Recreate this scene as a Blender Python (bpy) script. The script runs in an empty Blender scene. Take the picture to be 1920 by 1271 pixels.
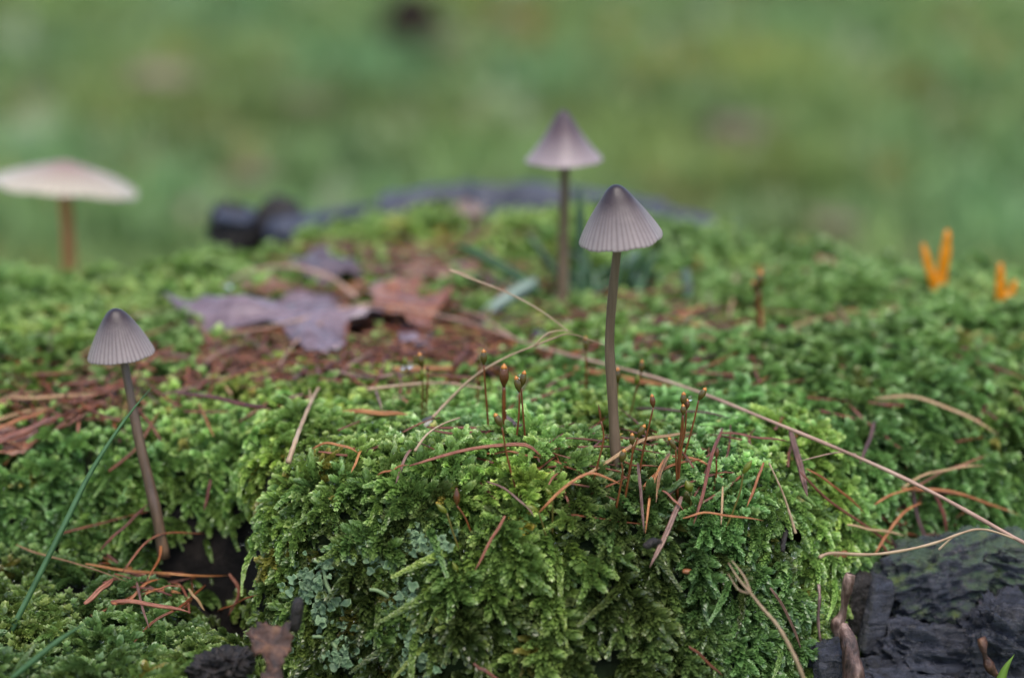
import bpy, bmesh, math, random
import numpy as np
from mathutils import Vector, Matrix, noise as mn

random.seed(7)
rng = np.random.default_rng(7)
SC = bpy.context.scene
COL = SC.collection
MM = 0.001                      # everything below is measured in millimetres, built in metres

# ------------------------------------------------------------------ camera
PITCH = math.radians(14.0)
CAMZ = 100.0
FPX = 3999.0                    # focal length in pixels of the 1920 px wide photograph
cam_d = bpy.data.cameras.new('camera')
cam = bpy.data.objects.new('camera', cam_d)
COL.objects.link(cam)
cam.location = (0, 0, CAMZ * MM)
cam.rotation_euler = (math.pi / 2 - PITCH, 0, 0)
cam_d.sensor_width = 36.0
cam_d.lens = 36.0 * FPX / 1920.0
cam_d.clip_start = 0.01
cam_d.clip_end = 200.0
cam_d.dof.use_dof = True
cam_d.dof.focus_distance = 0.318
cam_d.dof.aperture_fstop = 9.2
SC.camera = cam

# ------------------------------------------------------------------ light
SUN_EL, SUN_ROT = math.radians(72), math.radians(165)
w = bpy.data.worlds.new('World')
SC.world = w
w.use_nodes = True
nt = w.node_tree
nt.nodes.clear()
wo = nt.nodes.new('ShaderNodeOutputWorld')
bg = nt.nodes.new('ShaderNodeBackground')
sk = nt.nodes.new('ShaderNodeTexSky')
sk.sky_type = 'NISHITA'
sk.sun_disc = False
sk.sun_elevation = SUN_EL
sk.sun_rotation = SUN_ROT
sk.dust_density = 3.0
sk.air_density = 1.0
bg.inputs['Strength'].default_value = 0.15
nt.links.new(sk.outputs[0], bg.inputs['Color'])
nt.links.new(bg.outputs[0], wo.inputs['Surface'])
sd = bpy.data.lights.new('sun', 'SUN')
sd.energy = 0.9
sd.angle = math.radians(40)
sd.color = (1.0, 0.96, 0.9)
so = bpy.data.objects.new('sun', sd)
COL.objects.link(so)
dvec = Vector((math.sin(SUN_ROT) * math.cos(SUN_EL), math.cos(SUN_ROT) * math.cos(SUN_EL), math.sin(SUN_EL)))
so.rotation_euler = dvec.to_track_quat('Z', 'Y').to_euler()
so.location = dvec * 2
SC.view_settings.view_transform = 'Standard'
SC.view_settings.look = 'None'
SC.view_settings.exposure = 1.1
SC.view_settings.gamma = 1.0
SC.view_settings.use_curve_mapping = False

# ------------------------------------------------------------------ numeric helpers
def _hash(ix, iy, seed):
    h = (ix.astype(np.int64) * 374761393 + iy.astype(np.int64) * 668265263 + seed * 974634527) & 0x7fffffff
    h = ((h ^ (h >> 13)) * 1274126177) & 0x7fffffff
    h = h ^ (h >> 16)
    return (h & 0xffff) / 65535.0

def vnoise(x, y, seed=0):
    x = np.asarray(x, float); y = np.asarray(y, float)
    ix = np.floor(x); iy = np.floor(y)
    fx = x - ix; fy = y - iy
    fx = fx * fx * (3 - 2 * fx); fy = fy * fy * (3 - 2 * fy)
    a = _hash(ix, iy, seed); b = _hash(ix + 1, iy, seed)
    c = _hash(ix, iy + 1, seed); d = _hash(ix + 1, iy + 1, seed)
    return (a * (1 - fx) + b * fx) * (1 - fy) + (c * (1 - fx) + d * fx) * fy

def fbm(x, y, seed=0, octaves=4):
    t = 0.0; amp = 0.5; f = 1.0
    for k in range(octaves):
        t = t + amp * (vnoise(np.asarray(x) * f, np.asarray(y) * f, seed + k * 17) - 0.5) * 2
        amp *= 0.5; f *= 2.03
    return t

def sstep(a, b, x):
    t = np.clip((np.asarray(x, float) - a) / (b - a), 0, 1)
    return t * t * (3 - 2 * t)

EX = np.array([-200, -120, -95, -62, -48, -42, -37, -29, -18, 0, 16, 28, 38, 46, 54, 64, 76, 95, 140, 200.])
EY = np.array([345, 326, 322, 320, 321, 319, 303, 295, 291, 288, 289, 292, 298, 307, 316, 322, 328, 333, 345, 380.])
BX = np.array([-200, -150, -105, -85, -70, -54, -43, -35, -18, 0, 18, 33, 47, 58, 71, 85, 100, 150, 200.])
BY = np.array([390, 398, 406, 412, 419, 427, 439, 451, 460, 462, 461, 457, 450, 442, 427, 419, 413, 402, 390.])

def softp(t, wdt):
    return wdt * np.logaddexp(0, t / wdt)

def Hraw(x, y):
    x = np.asarray(x, float); y = np.asarray(y, float)
    jag = fbm(x / 9.0, y / 30.0, 3, 3) * 3.0
    E = np.interp(x, EX, EY) + jag
    B = np.interp(x, BX, BY)
    top = 0.075 * (y - 300.0) + fbm(x / 26.0, y / 26.0, 11, 3) * 2.0 + fbm(x / 7.0, y / 7.0, 23, 2) * 0.8
    top = top + (fbm(x / 2.6, y / 2.6, 57, 2) * 0.9) * sstep(-34, -40, x) * (1 - sstep(322, 330, y))
    top = top + 3.0 * np.exp(-((x + 8) / 30) ** 2 - ((y - 305) / 16) ** 2)
    top = top - 7.0 * sstep(34, 70, x) * (1 - sstep(316, 360, y))
    top = top - 2.0 * sstep(-30, -70, x) * (1 - sstep(330, 380, y))
    # hollow behind the small mushroom's foot
    top = top - softp(-(y - E - 5), 5.0) * 3.1
    # falling away behind the far rim
    top = top - softp(y - B - 8, 6.0) * 1.7
    # lower ledge on the left
    led = -18.0 - 0.20 * (316 - y) + fbm(x / 14.0, y / 14.0, 41, 3) * 2.4
    led = led - 16.0 * np.exp(-((x + 43) / 5.5) ** 2 - ((y - 312) / 13.0) ** 2)
    led = led - 10.0 * np.exp(-((x + 57) / 5.0) ** 2 - ((y - 321) / 6.0) ** 2)
    led = led - softp(-(y - 270 - jag), 3.0) * 3.0
    led = led - 200 * sstep(-39, -33, x) - 1.5 * np.maximum(0, y - 330)
    z = np.maximum(top, led)
    side = np.maximum(np.abs(x) - 165, 0)
    z = z - side * 3.0
    return np.maximum(z, -140)

XS = np.arange(-215, 215.1, 1.25)
YS = np.arange(205, 560.1, 1.25)
GX, GY = np.meshgrid(XS, YS)
HZ = Hraw(GX, GY)

def Hs(x, y):
    """height of the stump under (x, y), from the grid"""
    fx = np.clip((np.asarray(x, float) - XS[0]) / 1.25, 0, len(XS) - 1.001)
    fy = np.clip((np.asarray(y, float) - YS[0]) / 1.25, 0, len(YS) - 1.001)
    ix = fx.astype(int); iy = fy.astype(int)
    tx = fx - ix; ty = fy - iy
    return (HZ[iy, ix] * (1 - tx) + HZ[iy, ix + 1] * tx) * (1 - ty) + (HZ[iy + 1, ix] * (1 - tx) + HZ[iy + 1, ix + 1] * tx) * ty

_gy, _gx = np.gradient(HZ, 1.25)
HN = np.clip(np.sqrt(1 + _gx ** 2 + _gy ** 2), 1, 3.2)
for _ in range(3):
    HN[1:-1, 1:-1] = (HN[:-2, 1:-1] + HN[2:, 1:-1] + HN[1:-1, :-2] + HN[1:-1, 2:]) / 4
def Hn(x, y):
    """how much further up a given depth of moss reaches on a slope"""
    ix = np.clip(np.round((np.asarray(x, float) - XS[0]) / 1.25), 0, len(XS) - 1).astype(int)
    iy = np.clip(np.round((np.asarray(y, float) - YS[0]) / 1.25), 0, len(YS) - 1).astype(int)
    return HN[iy, ix]

def grad(x, y, e=1.5):
    return (Hs(x + e, y) - Hs(x - e, y)) / (2 * e), (Hs(x, y + e) - Hs(x, y - e)) / (2 * e)

CP, SP = math.cos(PITCH), math.sin(PITCH)
def ray(u, v):
    a = u - 960.0; b = 635.5 - v
    return np.array([a, FPX * CP + b * SP, -FPX * SP + b * CP])

def P(u, v, y):
    """point of the place at distance y (mm) in the direction seen at (u, v)"""
    d = ray(u, v); t = y / d[1]
    return np.array([d[0] * t, y, CAMZ + d[2] * t])

def surf(u, v, lift=0.0):
    """where the direction (u, v) meets the stump raised by lift"""
    d = ray(u, v)
    ys = np.arange(235, 620, 0.4); t = ys / d[1]
    z = CAMZ + d[2] * t
    hit = np.nonzero(z <= Hs(d[0] * t, ys) + lift * Hn(d[0] * t, ys))[0]
    y = ys[hit[0]] if len(hit) else 480.0
    return P(u, v, y)

def project(p):
    q = np.array(p) - np.array([0, 0, CAMZ])
    f = q[1] * CP - q[2] * SP; r = q[0]; u_ = q[1] * SP + q[2] * CP
    return 960 + FPX * r / f, 635.5 - FPX * u_ / f

def inside(pq, poly):
    res = np.zeros(len(pq), bool); m = len(poly)
    for i in range(m):
        (x1, y1_), (x2, y2_) = poly[i], poly[(i + 1) % m]
        c = ((y1_ > pq[:, 1]) != (y2_ > pq[:, 1])) & (pq[:, 0] < (x2 - x1) * (pq[:, 1] - y1_) / (y2_ - y1_ + 1e-9) + x1)
        res ^= c
    return res
LEAFPOLY = [(318, 564), (400, 562), (470, 558), (545, 542), (620, 548), (690, 566), (722, 592), (690, 598), (650, 606), (636, 650), (592, 656), (548, 632), (520, 606), (440, 604), (372, 594)]

def catmull(pts, n):
    p = [np.array(q, float) for q in pts]
    if len(p) == 2:
        return [p[0] + (p[1] - p[0]) * i / n for i in range(n + 1)]
    p = [2 * p[0] - p[1]] + p + [2 * p[-1] - p[-2]]
    m = len(p) - 3
    out = []
    for i in range(n + 1):
        s = i / n * m; k = min(int(s), m - 1); t = s - k
        a, b, c, d = p[k], p[k + 1], p[k + 2], p[k + 3]
        out.append(0.5 * (2 * b + (c - a) * t + (2 * a - 5 * b + 4 * c - d) * t * t + (3 * b - a - 3 * c + d) * t ** 3))
    return out

def route(pix, lift=2.6, ys=None, n=12, clear=None):
    if ys is None:
        q = [surf(u, v, lift) for u, v in pix]
        y0, y1 = q[0][1], q[-1][1]
        L = [0.0]
        for a, b in zip(pix, pix[1:]):
            L.append(L[-1] + math.hypot(a[0] - b[0], a[1] - b[1]))
        pts = []
        for k, (u, v) in enumerate(pix):
            y = y0 + (y1 - y0) * L[k] / L[-1]
            p = P(u, v, y)
            if p[2] < Hs(p[0], p[1]) + lift * 0.7 * Hn(p[0], p[1]):
                p = q[k]
            pts.append(p)
    else:
        pts = [P(u, v, y) for (u, v), y in zip(pix, ys)]
    out = catmull(pts, n)
    if clear is not None:          # keep it resting on the moss, never sunk in it
        for k, p in enumerate(out):
            low = Hs(p[0], p[1]) + clear * Hn(p[0], p[1])
            if p[2] < low:
                u, v = project(p)
                out[k] = surf(u, v, clear)
        for _ in range(4):
            out[1:-1] = [0.25 * a + 0.5 * b + 0.25 * c for a, b, c in zip(out, out[1:], out[2:])]
        for k, p in enumerate(out):
            p[2] = max(p[2], Hs(p[0], p[1]) + clear * 0.9)
    return out

def tube(path, rad, sides=6, flat=1.0, close=True, twist=0.0):
    """tapered tube along path; rad a number, or a function of 0..1, or a list"""
    n = len(path); V = []; F = []
    prev = None
    for i in range(n):
        p = path[i]
        t = np.array(path[min(i + 1, n - 1)]) - np.array(path[max(i - 1, 0)])
        t = t / (np.linalg.norm(t) + 1e-9)
        ref = prev if prev is not None else (np.array([0, -0.6, 0.8]) if abs(t @ np.array([0, -0.6, 0.8])) < 0.95 else np.array([1.0, 0, 0]))
        up = ref - t * (ref @ t); up /= np.linalg.norm(up) + 1e-9
        prev = up
        sd_ = np.cross(t, up)
        s = i / (n - 1)
        r = rad(s) if callable(rad) else (rad[i] if hasattr(rad, '__len__') else rad)
        for k in range(sides):
            a = 2 * math.pi * k / sides + twist * s
            V.append(p + sd_ * (r * math.cos(a)) + up * (r * flat * math.sin(a)))
    for i in range(n - 1):
        for k in range(sides):
            a = i * sides + k; b = i * sides + (k + 1) % sides
            F.append((a, b, b + sides, a + sides))
    if close:
        F.append(tuple(range(sides - 1, -1, -1)))
        F.append(tuple(range((n - 1) * sides, n * sides)))
    return V, F

# ------------------------------------------------------------------ objects
BASE = {}
def thing(name, label, cat, base, group=None):
    o = bpy.data.objects.new(name, None)
    o.empty_display_size = 0.004
    COL.objects.link(o)
    o.location = np.array(base) * MM
    BASE[o.name] = np.array(base, float)
    tag(o, label, cat, group)
    return o

def tag(o, label=None, cat=None, group=None, kind=None):
    if label: o['label'] = label
    if cat: o['category'] = cat
    if group: o['group'] = group
    if kind: o['kind'] = kind
    return o

def mesh_from(name, V, F, smooth=True):
    m = bpy.data.meshes.new(name)
    m.from_pydata([tuple(v) for v in V], [], [tuple(f) for f in F])
    m.validate()
    if smooth:
        m.polygons.foreach_set('use_smooth', [True] * len(m.polygons))
    m.update()
    return m

def abs_base(o):
    b = np.zeros(3)
    while o is not None:
        b = b + np.array(o.location) / MM
        o = o.parent
    return b

def obj(name, V, F, mat, parent=None, base=None, smooth=True):
    """V in mm, in the place's own coordinates; linked as ONE mesh object"""
    pb = abs_base(parent) if parent is not None else np.zeros(3)
    if base is None:
        base = pb if parent is not None else np.array(V[0], float)
    base = np.array(base, float)
    Vm = (np.array(V, float) - base) * MM
    m = mesh_from(name, Vm, F, smooth)
    if isinstance(mat, (list, tuple)):
        for q in mat: m.materials.append(q)
    elif mat: m.materials.append(mat)
    o = bpy.data.objects.new(name, m)
    COL.objects.link(o)
    o.location = (base - pb) * MM
    if parent is not None:
        o.parent = parent
    return o

# ------------------------------------------------------------------ materials
def nmat(name):
    m = bpy.data.materials.new(name)
    m.use_nodes = True
    t = m.node_tree
    b = t.nodes['Principled BSDF']
    return m, t, b

def N(t, typ, **kw):
    n = t.nodes.new(typ)
    for k, v in kw.items():
        setattr(n, k, v)
    return n

TONE = 0.66          # dry and dead things are darker than living leaves
def ramp(t, stops, fac, k=None):
    kk = (TONE * 1.05, TONE, TONE * 0.86) if k is None else (k, k, k)
    r = N(t, 'ShaderNodeValToRGB')
    e = r.color_ramp.elements
    while len(e) < len(stops): e.new(0.5)
    for i, (p, c) in enumerate(stops):
        e[i].position = p
        e[i].color = (*[q * f_ for q, f_ in zip(c, kk)], 1)
    t.links.new(fac, r.inputs[0])
    return r.outputs[0]

def noisetex(t, scale, detail=5.0, rough=0.6, vec=None, stretch=None):
    n = N(t, 'ShaderNodeTexNoise')
    n.inputs['Scale'].default_value = scale
    n.inputs['Detail'].default_value = detail
    n.inputs['Roughness'].default_value = rough
    if vec is None:
        vec = N(t, 'ShaderNodeTexCoord').outputs['Object']
    if stretch:
        mp = N(t, 'ShaderNodeMapping')
        mp.inputs['Scale'].default_value = stretch
        t.links.new(vec, mp.inputs[0]); vec = mp.outputs[0]
    t.links.new(vec, n.inputs['Vector'])
    return n.outputs['Fac']

def bump(t, b, h, strength, dist):
    n = N(t, 'ShaderNodeBump')
    n.inputs['Strength'].default_value = strength
    n.inputs['Distance'].default_value = dist
    t.links.new(h, n.inputs['Height'])
    t.links.new(n.outputs[0], b.inputs['Normal'])

def simple(name, stops, scale=300.0, rough=0.5, bmp=0.3, bd=0.0003, spec=0.5, stretch=None, detail=5.0, trans=0.0, rnd=False):
    m, t, b = nmat(name)
    f = noisetex(t, scale, detail, stretch=stretch)
    if rnd:
        oi = N(t, 'ShaderNodeObjectInfo')
        ma = N(t, 'ShaderNodeMath', operation='MULTIPLY_ADD')
        ma.inputs[1].default_value = 0.5; ma.inputs[2].default_value = -0.25
        t.links.new(oi.outputs['Random'], ma.inputs[0])
        ad = N(t, 'ShaderNodeMath', operation='ADD')
        t.links.new(f, ad.inputs[0]); t.links.new(ma.outputs[0], ad.inputs[1])
        f2 = ad.outputs[0]
    else:
        f2 = f
    c = ramp(t, stops, f2)
    t.links.new(c, b.inputs['Base Color'])
    b.inputs['Roughness'].default_value = rough
    b.inputs['Specular IOR Level'].default_value = spec
    if bmp: bump(t, b, f, bmp, bd)
    if trans:
        tl = N(t, 'ShaderNodeBsdfTranslucent')
        t.links.new(c, tl.inputs[0])
        mx = N(t, 'ShaderNodeMixShader'); mx.inputs[0].default_value = trans
        out = t.nodes['Material Output']
        t.links.new(b.outputs[0], mx.inputs[1]); t.links.new(tl.outputs[0], mx.inputs[2])
        t.links.new(mx.outputs[0], out.inputs['Surface'])
    return m

def moss_mat(name, dark, mid, tip, rough=0.34, trans=0.35):
    """leafy shoots: colour from the shoot's own tint, tips of the shoots paler"""
    m, t, b = nmat(name)
    at = N(t, 'ShaderNodeAttribute'); at.attribute_type = 'INSTANCER'; at.attribute_name = 'tint'
    tp = N(t, 'ShaderNodeAttribute'); tp.attribute_type = 'GEOMETRY'; tp.attribute_name = 'age'
    c0 = ramp(t, [(0.0, dark), (0.6, mid), (1.0, tip)], tp.outputs['Fac'], 1.0)
    mx = N(t, 'ShaderNodeMix', data_type='RGBA', blend_type='MULTIPLY')
    mx.inputs[0].default_value = 1.0
    t.links.new(c0, mx.inputs[6]); t.links.new(at.outputs['Color'], mx.inputs[7])
    col = mx.outputs[2]
    t.links.new(col, b.inputs['Base Color'])
    b.inputs['Roughness'].default_value = rough
    b.inputs['Specular IOR Level'].default_value = 0.65
    tl = N(t, 'ShaderNodeBsdfTranslucent')
    t.links.new(col, tl.inputs[0])
    ms = N(t, 'ShaderNodeMixShader'); ms.inputs[0].default_value = trans
    t.links.new(b.outputs[0], ms.inputs[1]); t.links.new(tl.outputs[0], ms.inputs[2])
    t.links.new(ms.outputs[0], t.nodes['Material Output'].inputs['Surface'])
    return m

M = {}
M['moss'] = moss_mat('moss_leaf', (0.06, 0.09, 0.020), (0.24, 0.375, 0.088), (0.56, 0.68, 0.25), rough=0.2, trans=0.42)
M['lichen'] = moss_mat('lichen_flake', (0.05, 0.095, 0.04), (0.12, 0.20, 0.095), (0.22, 0.32, 0.165), rough=0.7, trans=0.1)
M['grassy'] = moss_mat('ground_grass', (0.11, 0.165, 0.058), (0.18, 0.275, 0.08), (0.265, 0.385, 0.115), rough=0.5, trans=0.35)
def needle_mat(name, dark, mid, light, rough=0.36):
    """dry needle: fibres along it, blotches of decay across it"""
    m, t, b = nmat(name)
    uv = N(t, 'ShaderNodeUVMap'); uv.uv_map = 'UVMap'
    oi = N(t, 'ShaderNodeObjectInfo')
    ad = N(t, 'ShaderNodeVectorMath', operation='ADD')
    cb = N(t, 'ShaderNodeCombineXYZ')
    ml = N(t, 'ShaderNodeMath', operation='MULTIPLY'); ml.inputs[1].default_value = 37.0
    t.links.new(oi.outputs['Random'], ml.inputs[0]); t.links.new(ml.outputs[0], cb.inputs[1])
    t.links.new(uv.outputs[0], ad.inputs[0]); t.links.new(cb.outputs[0], ad.inputs[1])
    fib = noisetex(t, 1.0, 3.0, 0.6, ad.outputs[0], (22, 3, 1))
    blo = noisetex(t, 1.0, 4.0, 0.65, ad.outputs[0], (1.5, 5, 1))
    mx = N(t, 'ShaderNodeMix'); mx.inputs[0].default_value = 0.6
    t.links.new(fib, mx.inputs[2]); t.links.new(blo, mx.inputs[3])
    m2 = N(t, 'ShaderNodeMath', operation='MULTIPLY_ADD'); m2.inputs[1].default_value = 0.3; m2.inputs[2].default_value = -0.15
    t.links.new(oi.outputs['Random'], m2.inputs[0])
    a2 = N(t, 'ShaderNodeMath', operation='ADD'); t.links.new(mx.outputs[0], a2.inputs[0]); t.links.new(m2.outputs[0], a2.inputs[1])
    c = ramp(t, [(0.28, dark), (0.5, mid), (0.72, light)], a2.outputs[0])
    t.links.new(c, b.inputs['Base Color'])
    b.inputs['Roughness'].default_value = rough
    bump(t, b, fib, 0.5, 0.00025)
    return m
M['needle_orange'] = needle_mat('needle_orange', (0.08, 0.02, 0.006), (0.33, 0.10, 0.028), (0.62, 0.29, 0.11))
M['needle_red'] = needle_mat('needle_red', (0.05, 0.013, 0.010), (0.22, 0.062, 0.035), (0.44, 0.18, 0.11))
M['needle_tan'] = needle_mat('needle_tan', (0.18, 0.085, 0.04), (0.43, 0.26, 0.13), (0.62, 0.44, 0.27))
M['needle_purple'] = needle_mat('needle_purple', (0.035, 0.02, 0.018), (0.16, 0.08, 0.07), (0.38, 0.23, 0.19))
M['straw'] = simple('dry_straw', [(0.3, (0.30, 0.19, 0.12)), (0.5, (0.46, 0.33, 0.22)), (0.75, (0.58, 0.46, 0.34))], 200, 0.5, 0.2, 0.0002)
M['straw_pink'] = simple('dry_straw_pink', [(0.3, (0.32, 0.19, 0.15)), (0.55, (0.50, 0.33, 0.27)), (0.75, (0.56, 0.43, 0.36))], 200, 0.5, 0.2, 0.0002)
M['blade'] = simple('grass_blade', [(0.3, (0.06, 0.15, 0.055)), (0.6, (0.11, 0.25, 0.11)), (0.8, (0.24, 0.40, 0.25))], 220, 0.35, 0.2, 0.0002, trans=0.15)
M['blade_dark'] = simple('grass_blade_dark', [(0.3, (0.045, 0.12, 0.05)), (0.7, (0.09, 0.20, 0.085))], 200, 0.3, 0.2, 0.0002, trans=0.1)
M['blade_pale'] = simple('grass_blade_pale', [(0.3, (0.16, 0.26, 0.24)), (0.7, (0.30, 0.42, 0.40))], 200, 0.35, 0.2, 0.0002)
M['stalk'] = simple('moss_stalk', [(0.35, (0.14, 0.035, 0.012)), (0.65, (0.26, 0.085, 0.02))], 300, 0.3, 0.0)
M['stalk_green'] = simple('moss_stalk_green', [(0.35, (0.12, 0.10, 0.02)), (0.65, (0.20, 0.18, 0.04))], 300, 0.3, 0.0)
M['capsule'] = simple('moss_capsule', [(0.3, (0.07, 0.05, 0.012)), (0.55, (0.13, 0.10, 0.02)), (0.75, (0.22, 0.14, 0.03))], 700, 0.25, 0.15, 0.0001)
M['capsule_brown'] = simple('moss_capsule_brown', [(0.3, (0.10, 0.035, 0.014)), (0.7, (0.20, 0.075, 0.02))], 700, 0.25, 0.15, 0.0001)
M['capsule_green'] = simple('moss_capsule_green', [(0.3, (0.16, 0.19, 0.02)), (0.7, (0.28, 0.34, 0.04))], 700, 0.3, 0.15, 0.0001, trans=0.3)
M['lid'] = simple('capsule_lid', [(0.3, (0.50, 0.17, 0.015)), (0.7, (0.66, 0.27, 0.03))], 700, 0.25, 0.0)
M['jelly'] = simple('orange_jelly', [(0.3, (0.95, 0.33, 0.008)), (0.7, (1.25, 0.52, 0.015))], 250, 0.25, 0.15, 0.0004, trans=0.25)
def leaf_mat(name, spot, mid, light, rough=0.34):
    """dead leaf: blotches, rot spots and a net of fine veins"""
    m, t, b = nmat(name)
    big = noisetex(t, 120, 5.0, 0.65); fine = noisetex(t, 700, 4.0, 0.6)
    vo = N(t, 'ShaderNodeTexVoronoi'); vo.feature = 'DISTANCE_TO_EDGE'; vo.inputs['Scale'].default_value = 260
    t.links.new(N(t, 'ShaderNodeTexCoord').outputs['Object'], vo.inputs['Vector'])
    vn = ramp(t, [(0.0, (0, 0, 0)), (0.08, (1, 1, 1))], vo.outputs['Distance'], 1.0)
    mx = N(t, 'ShaderNodeMix'); mx.inputs[0].default_value = 0.4
    t.links.new(big, mx.inputs[2]); t.links.new(fine, mx.inputs[3])
    c = ramp(t, [(0.34, spot), (0.46, mid), (0.66, light)], mx.outputs[0])
    mm = N(t, 'ShaderNodeMix', data_type='RGBA', blend_type='MULTIPLY'); mm.inputs[0].default_value = 0.3
    t.links.new(c, mm.inputs[6]); t.links.new(vn, mm.inputs[7])
    t.links.new(mm.outputs[2], b.inputs['Base Color'])
    b.inputs['Roughness'].default_value = rough
    bump(t, b, mx.outputs[0], 0.7, 0.0008)
    return m
M['leaf_purple'] = leaf_mat('dead_leaf_purple', (0.07, 0.042, 0.046), (0.20, 0.14, 0.18), (0.33, 0.26, 0.335), 0.28)
M['leaf_dusk'] = leaf_mat('dead_leaf_dusk', (0.03, 0.016, 0.016), (0.10, 0.06, 0.07), (0.20, 0.14, 0.165), 0.32)
M['leaf_red'] = leaf_mat('dead_leaf_red', (0.06, 0.022, 0.012), (0.24, 0.08, 0.04), (0.44, 0.20, 0.10))
M['leaf_brown'] = leaf_mat('dead_leaf_brown', (0.07, 0.03, 0.014), (0.22, 0.10, 0.045), (0.38, 0.21, 0.10))
M['leaf_far'] = simple('fallen_leaf_pale', [(0.3, (0.20, 0.15, 0.10)), (0.7, (0.30, 0.23, 0.16))], 40, 0.5, 0.3, 0.001)
M['leaf_mid'] = simple('fallen_leaf_dark', [(0.3, (0.10, 0.075, 0.05)), (0.7, (0.17, 0.12, 0.08))], 40, 0.7, 0.2, 0.001)
M['bud'] = simple('bud_scale', [(0.3, (0.20, 0.07, 0.03)), (0.6, (0.36, 0.15, 0.07)), (0.8, (0.50, 0.27, 0.16))], 300, 0.4, 0.4, 0.0003)
M['bud_pink'] = simple('bud_pink', [(0.3, (0.36, 0.18, 0.14)), (0.7, (0.58, 0.38, 0.33))], 300, 0.4, 0.3, 0.0002)
M['bud_dark'] = simple('pellet_dark', [(0.3, (0.02, 0.015, 0.03)), (0.7, (0.06, 0.045, 0.07))], 300, 0.3, 0.3, 0.0003)
M['floret'] = simple('floret_dark', [(0.3, (0.03, 0.03, 0.03)), (0.7, (0.09, 0.085, 0.09))], 400, 0.4, 0.3, 0.0002)
M['floret_pale'] = simple('floret_pale', [(0.3, (0.42, 0.40, 0.40)), (0.7, (0.65, 0.63, 0.62))], 400, 0.4, 0.3, 0.0002)
M['wood_dark'] = simple('rotten_wood_dark', [(0.3, (0.006, 0.005, 0.005)), (0.55, (0.02, 0.015, 0.014)), (0.8, (0.07, 0.05, 0.04))], 650, 0.55, 1.0, 0.0009, spec=0.4, detail=8)
M['flake'] = simple('bark_flake', [(0.34, (0.02, 0.008, 0.006)), (0.5, (0.09, 0.036, 0.02)), (0.68, (0.26, 0.13, 0.07))], 420, 0.5, 1.0, 0.001, detail=9)
M['twig'] = simple('peeled_twig', [(0.36, (0.02, 0.011, 0.010)), (0.5, (0.13, 0.072, 0.063)), (0.64, (0.42, 0.29, 0.27))], 520, 0.42, 0.9, 0.0009, stretch=(1, 1, 0.25), detail=9)

def bark_mat(name, algae):
    m, t, b = nmat(name)
    f1 = noisetex(t, 420, 10.0, 0.75); f2 = noisetex(t, 260, 8.0, 0.7, stretch=(0.35, 1.2, 3.0))
    fm = N(t, 'ShaderNodeMix'); fm.inputs[0].default_value = 0.55
    t.links.new(f1, fm.inputs[2]); t.links.new(f2, fm.inputs[3]); f = fm.outputs[0]
    c = ramp(t, [(0.33, (0.006, 0.006, 0.009)), (0.46, (0.022, 0.026, 0.044)), (0.56, (0.065, 0.075, 0.12)), (0.70, (0.22, 0.16, 0.15))], f)
    if algae:
        g = noisetex(t, 75, 6.0, 0.7)
        ge = N(t, 'ShaderNodeNewGeometry')
        sx = N(t, 'ShaderNodeSeparateXYZ'); t.links.new(ge.outputs['Normal'], sx.inputs[0])
        ad = N(t, 'ShaderNodeMath', operation='MULTIPLY_ADD'); ad.inputs[1].default_value = 0.14; ad.inputs[2].default_value = 0.0
        t.links.new(sx.outputs['Z'], ad.inputs[0])
        a2 = N(t, 'ShaderNodeMath', operation='ADD'); t.links.new(g, a2.inputs[0]); t.links.new(ad.outputs[0], a2.inputs[1])
        mk = ramp(t, [(0.55 - 0.06 * algae, (0, 0, 0)), (0.68 - 0.04 * algae, (1, 1, 1))], a2.outputs[0], 1.0)
        gc = ramp(t, [(0.3, (0.045, 0.085, 0.05)), (0.55, (0.085, 0.14, 0.085)), (0.72, (0.14, 0.20, 0.05))], noisetex(t, 300, 4.0))
        mx = N(t, 'ShaderNodeMix', data_type='RGBA')
        t.links.new(mk, mx.inputs[0]); t.links.new(c, mx.inputs[6]); t.links.new(gc, mx.inputs[7])
        c = mx.outputs[2]
    t.links.new(c, b.inputs['Base Color'])
    rr_ = ramp(t, [(0.35, (0.12, 0.12, 0.12)), (0.65, (0.34, 0.34, 0.34))], noisetex(t, 130, 4.0), 1.0)
    t.links.new(rr_, b.inputs['Roughness'])
    b.inputs['Specular IOR Level'].default_value = 0.7
    bump(t, b, f, 1.0, 0.002)
    return m
M['bark'] = bark_mat('wet_bark', 0)
M['bark_algae'] = bark_mat('wet_bark_algae', 0.5)

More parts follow.
